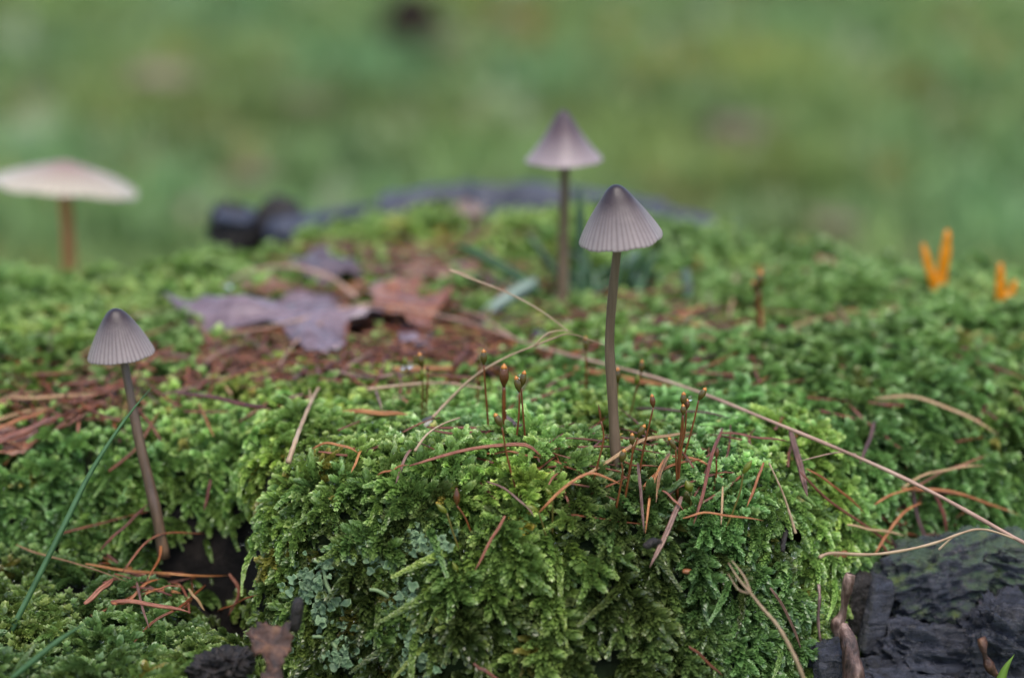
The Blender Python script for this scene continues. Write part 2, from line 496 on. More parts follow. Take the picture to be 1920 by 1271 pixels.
def body_mat():
    m, t, b = nmat('stump_surface')
    f = noisetex(t, 140, 8.0, 0.7)
    at = N(t, 'ShaderNodeAttribute'); at.attribute_name = 'cover'
    cg = ramp(t, [(0.3, (0.012, 0.022, 0.008)), (0.55, (0.035, 0.07, 0.02)), (0.8, (0.07, 0.13, 0.035))], f)
    cl = ramp(t, [(0.3, (0.025, 0.015, 0.012)), (0.5, (0.11, 0.055, 0.035)), (0.65, (0.20, 0.10, 0.06)), (0.85, (0.30, 0.18, 0.12))], f)
    cd = ramp(t, [(0.38, (0.004, 0.0035, 0.003)), (0.56, (0.016, 0.013, 0.012)), (0.75, (0.06, 0.048, 0.045))], f)
    sp = N(t, 'ShaderNodeSeparateColor'); t.links.new(at.outputs['Color'], sp.inputs[0])
    m1 = N(t, 'ShaderNodeMix', data_type='RGBA'); m2 = N(t, 'ShaderNodeMix', data_type='RGBA')
    t.links.new(sp.outputs[0], m1.inputs[0]); t.links.new(cd, m1.inputs[6]); t.links.new(cg, m1.inputs[7])
    t.links.new(sp.outputs[1], m2.inputs[0]); t.links.new(m1.outputs[2], m2.inputs[6]); t.links.new(cl, m2.inputs[7])
    t.links.new(m2.outputs[2], b.inputs['Base Color'])
    b.inputs['Roughness'].default_value = 0.7
    b.inputs['Specular IOR Level'].default_value = 0.2
    bump(t, b, noisetex(t, 500, 9.0, 0.75), 1.0, 0.003)
    return m
M['body'] = body_mat()

def ground_mat():
    m, t, b = nmat('forest_ground')
    f = noisetex(t, 9.0, 4.0, 0.55)
    g = noisetex(t, 60.0, 5.0, 0.6)
    c1 = ramp(t, [(0.32, (0.12, 0.115, 0.075)), (0.45, (0.15, 0.18, 0.09)), (0.58, (0.19, 0.28, 0.10)), (0.75, (0.26, 0.37, 0.11))], f, 0.84)
    c2 = ramp(t, [(0.3, (0.07, 0.08, 0.045)), (0.7, (0.24, 0.29, 0.13))], g, 0.84)
    mx = N(t, 'ShaderNodeMix', data_type='RGBA'); mx.inputs[0].default_value = 0.35
    t.links.new(c1, mx.inputs[6]); t.links.new(c2, mx.inputs[7])
    t.links.new(mx.outputs[2], b.inputs['Base Color'])
    b.inputs['Roughness'].default_value = 0.8
    return m
M['ground'] = ground_mat()

def cap_mat(name, apex, mid, margin, stri=0.3):
    """radial colour runs from the dark apex to the pale margin; fine gill lines show through near the margin"""
    m, t, b = nmat(name)
    uv = N(t, 'ShaderNodeUVMap'); uv.uv_map = 'UVMap'
    sx = N(t, 'ShaderNodeSeparateXYZ'); t.links.new(uv.outputs[0], sx.inputs[0])
    nz = noisetex(t, 900, 4.0)
    ad = N(t, 'ShaderNodeMath', operation='MULTIPLY_ADD'); ad.inputs[1].default_value = 0.16; ad.inputs[2].default_value = -0.08
    t.links.new(nz, ad.inputs[0])
    su = N(t, 'ShaderNodeMath', operation='ADD'); t.links.new(ad.outputs[0], su.inputs[0]); t.links.new(sx.outputs['Y'], su.inputs[1])
    c = ramp(t, [(0.0, apex), (0.38, mid), (0.70, tuple(0.45 * a + 0.55 * q for a, q in zip(mid, margin))), (0.98, margin)], su.outputs[0])
    at = N(t, 'ShaderNodeAttribute'); at.attribute_name = 'groove'
    mx = N(t, 'ShaderNodeMix', data_type='RGBA', blend_type='MULTIPLY')
    ml = N(t, 'ShaderNodeMath', operation='MULTIPLY'); ml.inputs[1].default_value = stri
    t.links.new(at.outputs['Fac'], ml.inputs[0]); t.links.new(ml.outputs[0], mx.inputs[0])
    t.links.new(c, mx.inputs[6]); mx.inputs[7].default_value = (0.30, 0.22, 0.22, 1)
    t.links.new(mx.outputs[2], b.inputs['Base Color'])
    b.inputs['Roughness'].default_value = 0.36
    b.inputs['Specular IOR Level'].default_value = 0.3
    b.inputs['Subsurface Weight'].default_value = 0.15
    b.inputs['Subsurface Radius'].default_value = (0.001, 0.0008, 0.0008)
    b.inputs['Subsurface Scale'].default_value = 1.0
    bump(t, b, noisetex(t, 1500, 4.0), 0.35, 0.00012)
    return m
M['cap'] = cap_mat('bonnet_cap', (0.014, 0.011, 0.020), (0.062, 0.044, 0.054), (0.40, 0.35, 0.385), 0.5)
M['cap_far'] = cap_mat('bonnet_cap_pale', (0.045, 0.030, 0.048), (0.13, 0.09, 0.115), (0.42, 0.355, 0.41), 0.25)
M['cap_flat'] = cap_mat('flat_cap', (0.30, 0.17, 0.18), (0.40, 0.31, 0.27), (0.60, 0.56, 0.49), 0.3)
M['gills'] = simple('gills', [(0.3, (0.34, 0.30, 0.29)), (0.7, (0.46, 0.42, 0.40))], 500, 0.6, 0.0)
M['stem'] = simple('bonnet_stem', [(0.34, (0.13, 0.086, 0.056)), (0.52, (0.21, 0.145, 0.102)), (0.68, (0.31, 0.23, 0.17))], 500, 0.4, 0.5, 0.0002, stretch=(1, 1, 0.08))
M['stem_rust'] = simple('bonnet_stem_rusty', [(0.34, (0.10, 0.062, 0.042)), (0.52, (0.17, 0.112, 0.08)), (0.68, (0.27, 0.17, 0.11))], 500, 0.4, 0.5, 0.0002, stretch=(1, 1, 0.08))
M['stem_brown'] = simple('flat_cap_stem', [(0.3, (0.66, 0.27, 0.10)), (0.7, (0.90, 0.42, 0.17))], 200, 0.5, 0.2, 0.0002, stretch=(1, 1, 0.2))

def drop_mat():
    m, t, b = nmat('water_drop')
    b.inputs['Base Color'].default_value = (0.95, 0.98, 1, 1)
    b.inputs['Roughness'].default_value = 0.02
    b.inputs['IOR'].default_value = 1.33
    b.inputs['Transmission Weight'].default_value = 1.0
    return m
M['water'] = drop_mat()
M['dark_cap'] = simple('dark_cap', [(0.3, (0.012, 0.010, 0.008)), (0.7, (0.03, 0.022, 0.018))], 100, 0.9, 0.0, spec=0.1)

# ------------------------------------------------------------------ the ground behind the stump
def ground_z(x, y):
    return -132 + fbm(np.asarray(x) / 260.0, np.asarray(y) / 260.0, 77, 3) * 16
gx = np.concatenate([[-30000, -8000, -3000], np.arange(-1600, 1601, 40), [3000, 8000, 30000]])
gy = np.concatenate([[-30000, -6000, -1500], np.arange(-400, 3601, 50), [6000, 12000, 40000]])
Xg, Yg = np.meshgrid(gx, gy)
Zg = ground_z(Xg, Yg)
V = np.stack([Xg, Yg, Zg], -1).reshape(-1, 3)
nx = len(gx)
F = [(j * nx + i, j * nx + i + 1, (j + 1) * nx + i + 1, (j + 1) * nx + i) for j in range(len(gy) - 1) for i in range(nx - 1)]
g = obj('ground', V, F, M['ground'], base=(0, 0, -132))
tag(g, 'mossy green forest floor blurred behind the stump', kind='structure')

# ------------------------------------------------------------------ the stump
wxy = np.stack([GX, GY], -1)
litter = np.zeros_like(GX)
def lit_at(x, y):
    """how much brown litter covers the top here, 0..1"""
    x = np.asarray(x, float); y = np.asarray(y, float)
    a = 0.0
    for cx, cy, rx, ry, s in ((-30, 382, 34, 20, 1.0), (-6, 362, 30, 14, 0.9), (14, 372, 22, 16, 0.85), (-70, 352, 30, 14, 0.75), (44, 372, 16, 12, 0.6),
                              (-25, 420, 30, 18, 0.7), (5, 430, 30, 15, 0.5), (62, 318, 16, 10, 1.0), (-58, 300, 16, 8, 0.4), (14, 316, 12, 7, 0.45), (55, 335, 18, 8, 0.4)):
        a = np.maximum(a, s * np.exp(-((x - cx) / rx) ** 2 - ((y - cy) / ry) ** 2))
    return np.clip(a * 1.45 + fbm(x / 9, y / 7, 91, 3) * 0.6 - 0.12, 0, 1)
def bare_at(x, y):
    """how bare and dark the wood is here, 0..1: steep left wall, hollow, right corner"""
    x = np.asarray(x, float); y = np.asarray(y, float)
    _, gyy = grad(x, y)
    steep = sstep(0.9, 2.0, gyy)
    wl = np.clip((np.interp(x, EX, EY) - y), -20, 40)
    left = sstep(-36, -40, x) * sstep(-9, -5, wl) * (1 - sstep(9, 14, wl)) * (0.2 + 0.8 * vnoise(x / 6, y / 6, 9))
    hol = np.exp(-((x + 43) / 7.0) ** 2 - ((y - 312) / 13.0) ** 2)
    right = sstep(-2, 4, x - 37 - (y - 283) * 0.66) * (1 - sstep(315, 322, y))
    cen = 0.75 * np.exp(-((x - 2) / 24.0) ** 2) * sstep(0.7, 1.4, gyy) * sstep(0.42, 0.62, vnoise(x / 6, y / 3.5, 5))
    return np.clip(left * 1.25 + hol * 1.3 + right + cen, 0, 1)
LIT = lit_at(GX, GY); BARE = bare_at(GX, GY)
stump = thing('tree_stump', 'old rotten tree stump overgrown with green moss', 'stump', (0, 390, -132))
V = np.stack([GX, GY, HZ], -1).reshape(-1, 3)
nx = len(XS)
idx = np.arange(len(XS) * len(YS)).reshape(len(YS), len(XS))
F = np.stack([idx[:-1, :-1], idx[:-1, 1:], idx[1:, 1:], idx[1:, :-1]], -1).reshape(-1, 4)
body = obj('wood', V, F.tolist(), M['body'], stump)
ca = body.data.color_attributes.new('cover', 'FLOAT_COLOR', 'POINT')
cc = np.ones((len(V), 4), np.float32)
cc[:, 0] = (1 - BARE).ravel(); cc[:, 1] = (LIT * (1 - BARE)).ravel(); cc[:, 2] = 0
ca.data.foreach_set('color', cc.ravel())

def chunk(name, c, r, rot, mat, parent, seed=0, k=4.0, amp=0.18, grain=(1, 1, 0.35), freq=0.35, cuts=13, base=None):
    """a broken lump of bark or wood: rounded block, split and ridged along its grain"""
    bm = bmesh.new()
    bmesh.ops.create_cube(bm, size=2)
    bmesh.ops.subdivide_edges(bm, edges=bm.edges[:], cuts=cuts, use_grid_fill=True)
    R = Matrix.Rotation(rot[2], 3, 'Z') @ Matrix.Rotation(rot[1], 3, 'Y') @ Matrix.Rotation(rot[0], 3, 'X')
    V = []
    off = Vector((seed * 13.7, seed * 5.1, seed * 9.3))
    for v in bm.verts:
        co = v.co
        nrm = (abs(co.x) ** k + abs(co.y) ** k + abs(co.z) ** k) ** (1 / k)
        p = Vector((co.x / nrm * r[0], co.y / nrm * r[1], co.z / nrm * r[2]))
        q = Vector((p.x * grain[0], p.y * grain[1], p.z * grain[2])) * freq + off
        d = mn.fractal(q, 0.9, 2.1, 5) + 0.8 * (0.5 - abs(mn.noise(q * 1.7)) * 2) + 0.9 * mn.noise(q * 0.35) + 0.30 * (0.5 - abs(mn.noise(q * 5.1)) * 2) + 0.14 * mn.noise(q * 11)
        p = p + p.normalized() * (d * amp * min(r))
        V.append(np.array(R @ p) + np.array(c))
    F = [[v.index for v in f.verts] for f in bm.faces]
    bm.verts.index_update()
    bm.free()
    return obj(name, V, F, mat, parent)

# broken bark on the right front corner (parts of the stump)
def chunk_px(name, u, v, y, r, rot, mat, **kw):
    return chunk(name, P(u, v, y), r, rot, mat, stump, **kw)
R_ = math.radians
o = chunk_px('bark_plate', 1765, 1085, 318, (10.5, 6, 6.6), (R_(-15), R_(-14), R_(8)), M['bark_algae'], seed=3, amp=0.26, k=2.8, grain=(0.7, 1, 1.2), cuts=34); o['label'] = 'bluish bark plate with a green algae film'
o = chunk_px('bark_plate', 1745, 1225, 313, (10, 7, 5.6), (R_(0), R_(10), R_(5)), M['bark'], seed=5, amp=0.34, k=3, grain=(0.35, 1, 1.6), cuts=34)
o = chunk_px('bark_plate', 1895, 1215, 308, (6.5, 6, 8.5), (R_(0), R_(14), R_(-10)), M['bark'], seed=8, amp=0.34, grain=(0.4, 1, 1.5), cuts=34)
o = chunk_px('bark_plate', 1905, 1075, 318, (6, 6, 5.0), (R_(0), R_(5), R_(-20)), M['bark_algae'], seed=9, amp=0.34, grain=(0.4, 1, 1.5), cuts=34)
o = chunk_px('bark_plate', 1635, 1150, 313, (1.9, 4, 6.2), (R_(-6), R_(12), R_(5)), M['bark'], seed=12, amp=0.16, k=5, cuts=34); o['label'] = 'narrow slate grey strip of bark'
o = chunk_px('wood_stub', 1607, 1135, 314, (2.4, 3, 5.6), (R_(-5), R_(8), R_(0)), M['wood_dark'], seed=14, amp=0.16, k=4, cuts=34); o['label'] = 'dark wet stub of wood with a rounded top'
o = chunk_px('wood_stub', 1560, 1250, 300, (3.6, 4, 4.0), (0, R_(-5), R_(10)), M['bark'], seed=15, amp=0.2, k=3, cuts=34)
o = chunk_px('wood_stub', 1690, 1290, 306, (9, 6, 4.0), (0, R_(6), R_(10)), M['bark'], seed=19, amp=0.2, k=3, cuts=34)
# dark shell of bark along the far rim
def rim_plate(pix, y, thick, height, seed, mat=None):
    top = catmull([P(u, v, yy) for (u, v), yy in zip(pix, y)], 18)
    V = []; F = []
    for i, p in enumerate(top):
        prof = [(-0.6, -height), (-0.5, -height * 0.45), (-0.42, -1.2), (-0.2, -0.15), (0.15, 0.1), (0.45, -0.8), (0.55, -height * 0.5), (0.6, -height)]
        for k, (a, b) in enumerate(prof):
            q = Vector((p[0] * 0.15 + seed * 7, k * 0.6, seed))
            d = mn.fractal(q, 1.0, 2.0, 4)
            V.append(p + np.array([d * 0.8, a * thick + d * 1.2, b + d * 1.1]))
    m = 8
    for i in range(len(top) - 1):
        for k in range(m - 1):
            F.append((i * m + k, (i + 1) * m + k, (i + 1) * m + k + 1, i * m + k + 1))
    F.append(tuple(range(m))); F.append(tuple(range((len(top) - 1) * m + m - 1, (len(top) - 1) * m - 1, -1)))
    return obj('bark_plate', V, F, mat or M['bark'], stump)
M['bark_rim'] = simple('bark_rim', [(0.3, (0.03, 0.036, 0.065)), (0.6, (0.065, 0.08, 0.14)), (0.8, (0.10, 0.115, 0.17))], 120, 0.5, 0.8, 0.001, spec=0.35)
for k, (pix, yy) in enumerate([([(540, 419), (610, 397), (700, 379)], (470, 480, 490)), ([(708, 371), (790, 353), (880, 343)], (490, 493, 496)),
                               ([(886, 345), (980, 343), (1070, 349)], (496, 496, 495)), ([(1074, 353), (1170, 365), (1250, 381)], (494, 491, 487)), ([(1255, 385), (1320, 406), (1400, 436)], (486, 482, 474))]):
    rim_plate(pix, yy, 8, 30, k + 1, M['bark_rim'])
o = chunk_px('wood_stub', 440, 465, 462, (4.8, 5, 9.0), (0, 0, R_(5)), M['wood_dark'], seed=21, amp=0.3, k=3.2, cuts=20); o['label'] = 'square dark block of wood at the far rim'
o = chunk_px('bark_plate', 442, 404, 461, (5.0, 5.2, 1.3), (R_(8), R_(7), R_(5)), M['bark_rim'], seed=22, amp=0.5, k=3.5, cuts=16)
o = chunk_px('wood_stub', 520, 432, 466, (5.6, 5, 7.2), (0, R_(12), 0), M['wood_dark'], seed=23, amp=0.2, k=2.6, cuts=12)
o = chunk_px('bark_plate', 545, 432, 459, (5.2, 4, 2.4), (R_(10), R_(-8), 0), M['bark_rim'], seed=24, amp=0.45, k=3, cuts=16)
# dark crumbling wood low on the left front
o = chunk_px('wood_lump', 415, 1250, 284, (4.4, 4, 1.9), (0, R_(-10), 0), M['wood_dark'], seed=31, amp=0.6, k=2.2, freq=0.9, cuts=30)
o = chunk_px('wood_lump', 556, 1152, 283, (0.9, 1.4, 2.6), (0, R_(8), 0), M['wood_dark'], seed=32, amp=0.2, k=3, cuts=12)
o = chunk_px('wood_lump', 1225, 1018, 289, (1.5, 0.8, 0.55), (0, R_(-20), 0), M['wood_dark'], seed=34, amp=0.6, freq=0.8, k=2.2, cuts=10)

# ------------------------------------------------------------------ moss shoots
class MB:
    def __init__(s): s.V = []; s.F = []; s.A = []
    def leaf(s, p, d, side, up, ll, lw, fold, curl, age):
        b = len(s.V)
        tip = p + d * ll - up * (curl * ll)
        m1 = p + d * (ll * 0.36) + up * (fold * lw); m2 = p + d * (ll * 0.70) + up * (fold * lw * 0.8 - curl * ll * 0.35)
        e2 = p + d * (ll * 0.68) - up * (curl * ll * 0.3)
        s.V += [p, p + d * (ll * 0.34) + side * lw, e2 + side * (lw * 0.82), tip, e2 - side * (lw * 0.82), p + d * (ll * 0.34) - side * lw, m1, m2]
        s.F += [(b, b + 1, b + 6), (b, b + 6, b + 5), (b + 1, b + 2, b + 7, b + 6), (b + 5, b + 6, b + 7, b + 4), (b + 2, b + 3, b + 7), (b + 4, b + 7, b + 3)]
        s.A += [age * 0.6, age * 0.9, age, min(1.0, age + 0.25), age, age * 0.9, age * 0.75, age * 0.9]
    def shoot(s, pts, n, ll, lw, spread, rows, r, age0, age1, tipr=0.45):
        for i in range(n):
            t = (i + 0.3 + 0.4 * r.random()) / n
            k = t * (len(pts) - 1); j = min(int(k), len(pts) - 2); f = k - j
            p = pts[j] * (1 - f) + pts[j + 1] * f
            tg = pts[j + 1] - pts[j]; tg = tg / np.linalg.norm(tg)
            up0 = np.array([0, 0, 1.0]); up0 = up0 - tg * (up0 @ tg); up0 /= np.linalg.norm(up0) + 1e-9
            sd_ = np.cross(tg, up0)
            sc = (1 - (1 - tipr) * max(0, (t - 0.6) / 0.4)) * (0.7 + 0.3 * min(1, t / 0.25))
            for a in rows:
                a2 = math.radians(a) + r.uniform(-0.25, 0.25)
                rad = up0 * math.cos(a2) + sd_ * math.sin(a2)
                sp = math.radians(spread * (1 - 0.35 * t) + r.uniform(-9, 9))
                d = tg * math.cos(sp) + rad * math.sin(sp)
                nn = rad * math.cos(sp) - tg * math.sin(sp)
                s2 = np.cross(d, nn)
                q = r.uniform(0.85, 1.15) * sc
                s.leaf(p + rad * (0.12 * lw), d, s2, nn, ll * q, lw * q, -0.35, 0.28 * r.uniform(0.2, 1.5), age0 + (age1 - age0) * t * r.uniform(0.8, 1.1))
    def mesh(s, name, mat):
        m = mesh_from(name, np.array(s.V) * MM, s.F)
        a = m.attributes.new('age', 'FLOAT', 'POINT')
        a.data.foreach_set('value', np.clip(np.array(s.A, np.float32), 0, 1))
        m.materials.append(mat)
        return m

def arc(L, rise, droop, sway, n=10, r=None):
    """axis of a shoot growing along +Y, arching up then drooping"""
    out = []
    for i in range(n + 1):
        t = i / n
        out.append(np.array([sway * L * t * t, L * t, L * (rise * math.sin(math.pi * min(1, t * 0.75)) - droop * t * t)]))
    return out

def build_templates(mat):
    coll = bpy.data.collections.new('moss_shoots')
    objs = []
    r = random.Random(5)
    for k in range(9):
        b = MB()
        if k < 3:       # plump single shoots, leaves overlapping
            ax = arc(r.uniform(6.0, 8.0), r.uniform(0.2, 0.35), r.uniform(0.15, 0.5), r.uniform(-0.25, 0.25))
            b.shoot(ax, 17, 1.45, 0.45, 60, (-86, -44, 0, 42, 84), r, 0.1, 0.85, 0.6)
        elif k < 6:     # feathery shoots with side branches
            L = r.uniform(7, 9.5)
            ax = arc(L, r.uniform(0.18, 0.3), r.uniform(0.2, 0.5), r.uniform(-0.2, 0.2))
            b.shoot(ax, 19, 1.25, 0.40, 56, (-86, -32, 30, 84), r, 0.1, 0.8, 0.55)
            for j in range(5):
                t = 0.12 + j * 0.15
                p = ax[int(t * 10)]
                sgn = 1 if j % 2 else -1
                l2 = L * (0.5 - 0.32 * t) * r.uniform(0.8, 1.1)
                dr = r.uniform(0.1, 0.35)
                ang = math.radians(58 + r.uniform(-12, 12))
                br = [p + np.array([sgn * math.sin(ang) * l2 * q, math.cos(ang) * l2 * q, l2 * (0.2 * q - dr * q * q)]) for q in (0, .25, .5, .75, 1)]
                b.shoot(br, 8, 1.1, 0.36, 54, (-84, -28, 28, 80), r, 0.2, 0.9, 0.6)
        elif k < 8:     # upright leafy tufts
            ax = [np.array([0.3 * math.sin(q * 2), 0.5 * q, q * 4.6]) for q in np.linspace(0, 1, 7)]
            n = 15
            for i in range(n):
                t = (i + 0.5) / n
                p = ax[int(t * 5.99)]
                for j in range(5):
                    a = j * 2 * math.pi / 5 + i * 0.9
                    el = math.radians(15 + 55 * t + r.uniform(-10, 10))
                    d = np.array([math.cos(a) * math.cos(el), math.sin(a) * math.cos(el), math.sin(el)])
                    up = np.array([-math.cos(a) * math.sin(el), -math.sin(a) * math.sin(el), math.cos(el)])
                    sd_ = np.cross(d, up)
                    b.leaf(p, d, sd_, up, 1.35 * r.uniform(0.8, 1.1), 0.42, -0.3, 0.3 * r.uniform(0, 1.4), 0.2 + 0.7 * t)
        else:           # long cord-like shoot, leaves pressed close
            ax = arc(10.5, 0.15, 0.3, 0.25)
            b.shoot(ax, 28, 1.1, 0.42, 36, (-84, -40, 0, 40, 84), r, 0.3, 0.95, 0.4)
        o = bpy.data.objects.new('shoot_%02d' % k, b.mesh('moss_shoot', mat))
        coll.objects.link(o)
        objs.append(o)
    return coll, objs
SHOOTS, shoot_objs = build_templates(M['moss'])

def gn_scatter(name, pts, eul, scl, tint, idx, coll, mat, label, cat=None):
    m = bpy.data.meshes.new(name)
    pts = np.asarray(pts, float)
    m.from_pydata((pts * MM).tolist(), [], [])
    a = m.attributes.new('rot', 'FLOAT_VECTOR', 'POINT'); a.data.foreach_set('vector', np.asarray(eul, np.float32).ravel())
    a = m.attributes.new('scl', 'FLOAT', 'POINT'); a.data.foreach_set('value', np.asarray(scl, np.float32))
    a = m.attributes.new('idx', 'INT', 'POINT'); a.data.foreach_set('value', np.asarray(idx, np.int32))
    a = m.attributes.new('tint', 'FLOAT_COLOR', 'POINT')
    t4 = np.ones((len(pts), 4), np.float32); t4[:, :3] = tint
    a.data.foreach_set('color', t4.ravel())
    m.materials.append(mat)
    o = bpy.data.objects.new(name, m)
    COL.objects.link(o)
    ng = bpy.data.node_groups.new(name + '_growth', 'GeometryNodeTree')
    ng.interface.new_socket('Geometry', in_out='INPUT', socket_type='NodeSocketGeometry')
    ng.interface.new_socket('Geometry', in_out='OUTPUT', socket_type='NodeSocketGeometry')
    nn = ng.nodes
    gi = nn.new('NodeGroupInput'); go = nn.new('NodeGroupOutput')
    ip = nn.new('GeometryNodeInstanceOnPoints')
    ci = nn.new('GeometryNodeCollectionInfo')
    ci.inputs['Collection'].default_value = coll
    ci.inputs['Separate Children'].default_value = True
    ci.inputs['Reset Children'].default_value = True
    def named(nm, typ):
        x = nn.new('GeometryNodeInputNamedAttribute'); x.data_type = typ
        x.inputs['Name'].default_value = nm
        return x.outputs['Attribute']
    L = ng.links
    L.new(gi.outputs[0], ip.inputs['Points'])
    L.new(ci.outputs[0], ip.inputs['Instance'])
    ip.inputs['Pick Instance'].default_value = True
    L.new(named('idx', 'INT'), ip.inputs['Instance Index'])
    e2r = nn.new('FunctionNodeEulerToRotation')
    L.new(named('rot', 'FLOAT_VECTOR'), e2r.inputs[0])
    L.new(e2r.outputs[0], ip.inputs['Rotation'])
    L.new(named('scl', 'FLOAT'), ip.inputs['Scale'])
    L.new(ip.outputs[0], go.inputs[0])
    md = o.modifiers.new('growth', 'NODES')
    md.node_group = ng
    tag(o, label, cat, kind='stuff')
    return o

def eulers(fwd, up):
    """rotations that turn local +Y to fwd and local +Z near up"""
    fwd = fwd / (np.linalg.norm(fwd, axis=1, keepdims=True) + 1e-9)
    up = up - fwd * np.sum(up * fwd, axis=1, keepdims=True)
    up = up / (np.linalg.norm(up, axis=1, keepdims=True) + 1e-9)
    rt = np.cross(fwd, up)
    # R columns = (rt, fwd, up); XYZ euler: R = Rz Ry Rx
    r20 = rt[:, 2]; r21 = fwd[:, 2]; r22 = up[:, 2]; r10 = rt[:, 1]; r00 = rt[:, 0]
    ey = -np.arcsin(np.clip(r20, -1, 1))
    ex = np.arctan2(r21, r22)
    ez = np.arctan2(r10, r00)
    return np.stack([ex, ey, ez], 1)

def sample_moss():
    out = []
    zones = [(-112, 85, 245, 345, 19000), (-125, 125, 345, 405, 9500), (-140, 140, 405, 500, 8000)]
    for x0, x1, y0, y1, n in zones:
        x = rng.uniform(x0, x1, n * 3); y = rng.uniform(y0, y1, n * 3)
        gxx, gyy = grad(x, y)
        area = np.sqrt(1 + gxx ** 2 + gyy ** 2)
        keep = rng.random(len(x)) < np.minimum(area / 3.0, 1.0)
        x, y, gyy_ = x[keep], y[keep], gyy[keep]
        B = np.interp(x, BX, BY)
        E = np.interp(x, EX, EY)
        p = np.ones(len(x))
        p *= 1 - 0.80 * lit_at(x, y)
        p *= 1 - 0.93 * bare_at(x, y)
        p *= (y < B + 20)
        p *= (Hs(x, y) > -48)
        # broken bark corner stays clear of moss
        px = x - 37 - (y - 283) * 0.66
        p *= 1 - ((px > 0) & (y < 318))
        p *= 1 - 0.55 * sstep(0.6, 1.2, gyy_) * (y < 304) * sstep(0.25, 0.6, vnoise(x / 7, y / 4, 177))
        keep = rng.random(len(x)) < p
        out.append(np.stack([x[keep], y[keep]], 1)[:n])
    return np.concatenate(out)
xy = sample_moss()
x, y = xy[:, 0], xy[:, 1]
gxx, gyy = grad(x, y)
nrm = np.stack([-gxx, -gyy, np.ones_like(x)], 1); nrm /= np.linalg.norm(nrm, axis=1, keepdims=True)
steep = np.clip((1 - nrm[:, 2]) * 1.8, 0, 1)
n = len(x)
CELL = 5.2
def cushions(x, y):
    """nearest little cushion centre: offset from it"""
    ix = np.floor(x / CELL); iy = np.floor(y / CELL)
    best = np.full(len(x), 1e9); bx = np.zeros(len(x)); by = np.zeros(len(x))
    for dx in (-1, 0, 1):
        for dy in (-1, 0, 1):
            cx = (ix + dx + 0.15 + 0.7 * _hash(ix + dx, iy + dy, 401)) * CELL
            cy = (iy + dy + 0.15 + 0.7 * _hash(ix + dx, iy + dy, 402)) * CELL
            d2 = (x - cx) ** 2 + (y - cy) ** 2
            m = d2 < best
            best[m] = d2[m]; bx[m] = (x - cx)[m]; by[m] = (y - cy)[m]
    return np.sqrt(best), bx, by
cd, cbx, cby = cushions(x, y)
az = np.arctan2(cby, cbx) + rng.normal(0, 0.8, n)
flat_dir = np.stack([np.cos(az), np.sin(az), np.zeros(n)], 1)
down = np.array([[0, 0, -1.0]]) + nrm * 0.0
down = down - nrm * np.sum(down * nrm, axis=1, keepdims=True)
dirv = flat_dir * (1 - steep)[:, None] + (down + flat_dir * 0.55) * steep[:, None]
dirv = dirv - nrm * np.sum(dirv * nrm, axis=1, keepdims=True)
dirv /= np.linalg.norm(dirv, axis=1, keepdims=True) + 1e-9
lift = (np.clip(1.1 - cd / 3.2, 0.0, 1.2) + rng.uniform(-0.1, 0.45, n))[:, None] * (1 - 0.45 * steep[:, None])
fwd = dirv + nrm * lift
typ = rng.choice(9, n, p=[.15, .15, .14, .16, .15, .14, .045, .045, .02])
# upright tufts more often in the middle distance
upright = (steep < 0.35) & (rng.random(n) < np.where(y > 330, 0.5, 0.42))
typ[upright] = rng.choice([6, 7], upright.sum())
upv = nrm.copy()
eul = None
spec_ = fbm(x / 17, y / 17, 311, 2)
plume = (spec_ < -0.12) & (rng.random(n) < 0.75)
tuft = (spec_ > 0.16) & (steep < 0.4) & (rng.random(n) < 0.8)
typ[plume] = rng.choice([3, 4, 5], plume.sum())
typ[tuft] = rng.choice([6, 7], tuft.sum())
scl = rng.uniform(0.36, 1.05, n) * (1 + 0.25 * (spec_ < -0.12)) * np.where(y < 345, 0.92, 1.05)
# colours of whole cushions: yellow green, deep green, olive, greyish
h1 = fbm(x / 20, y / 20, 101, 3); h2 = fbm(x / 8, y / 8, 131, 2); h3 = rng.normal(0, 0.13, n)
val = np.clip(0.97 + 0.5 * h1 + 0.45 * h2 + h3, 0.3, 1.6)
yel = np.clip(0.40 + 0.75 * fbm(x / 15, y / 15, 151, 3) + rng.normal(0, 0.12, n), 0, 1)
yel = np.clip(yel - 0.28 * sstep(5, 45, x), 0, 1)
val = val * (1 - 0.10 * sstep(10, 60, x))
tint = np.stack([val * (0.80 + 0.42 * yel), val * (0.98 + 0.08 * yel), val * (1.15 - 0.4 * yel)], 1)
face = steep * (y < 300)
grey = np.clip(face * 1.2 * sstep(0.35, 0.65, vnoise(x / 9, y / 5, 171)), 0, 1)[:, None]
tint = tint * (1 - 0.30 * grey) + grey * 0.25 * np.array([[1.1, 0.85, 1.1]])
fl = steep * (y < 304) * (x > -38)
wet = (rng.random(n) < 0.34 * fl * sstep(0.3, 0.55, vnoise(x / 8, y / 5, 171)) * 1.6)  # dark shoots on the front face: wet, with its shade painted in too
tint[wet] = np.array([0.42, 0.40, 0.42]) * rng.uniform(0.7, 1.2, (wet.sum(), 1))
tint *= (1 - 0.25 * fl)[:, None]  # shade of the front face painted into the tint
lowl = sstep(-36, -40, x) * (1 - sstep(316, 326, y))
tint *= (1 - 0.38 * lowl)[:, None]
long_ = (fl > 0.5) & (rng.random(n) < 0.45)
scl[long_] *= 1.25
typ[long_] = rng.choice([3, 4, 5, 1, 8], long_.sum())
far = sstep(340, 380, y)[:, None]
tint = tint * (1 - far) + far * (tint * 0.6 + 0.52)  # sky sheen off the distant shoot tips painted in as a paler tint
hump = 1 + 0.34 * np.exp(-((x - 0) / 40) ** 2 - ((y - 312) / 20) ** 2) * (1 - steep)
tint *= hump[:, None]
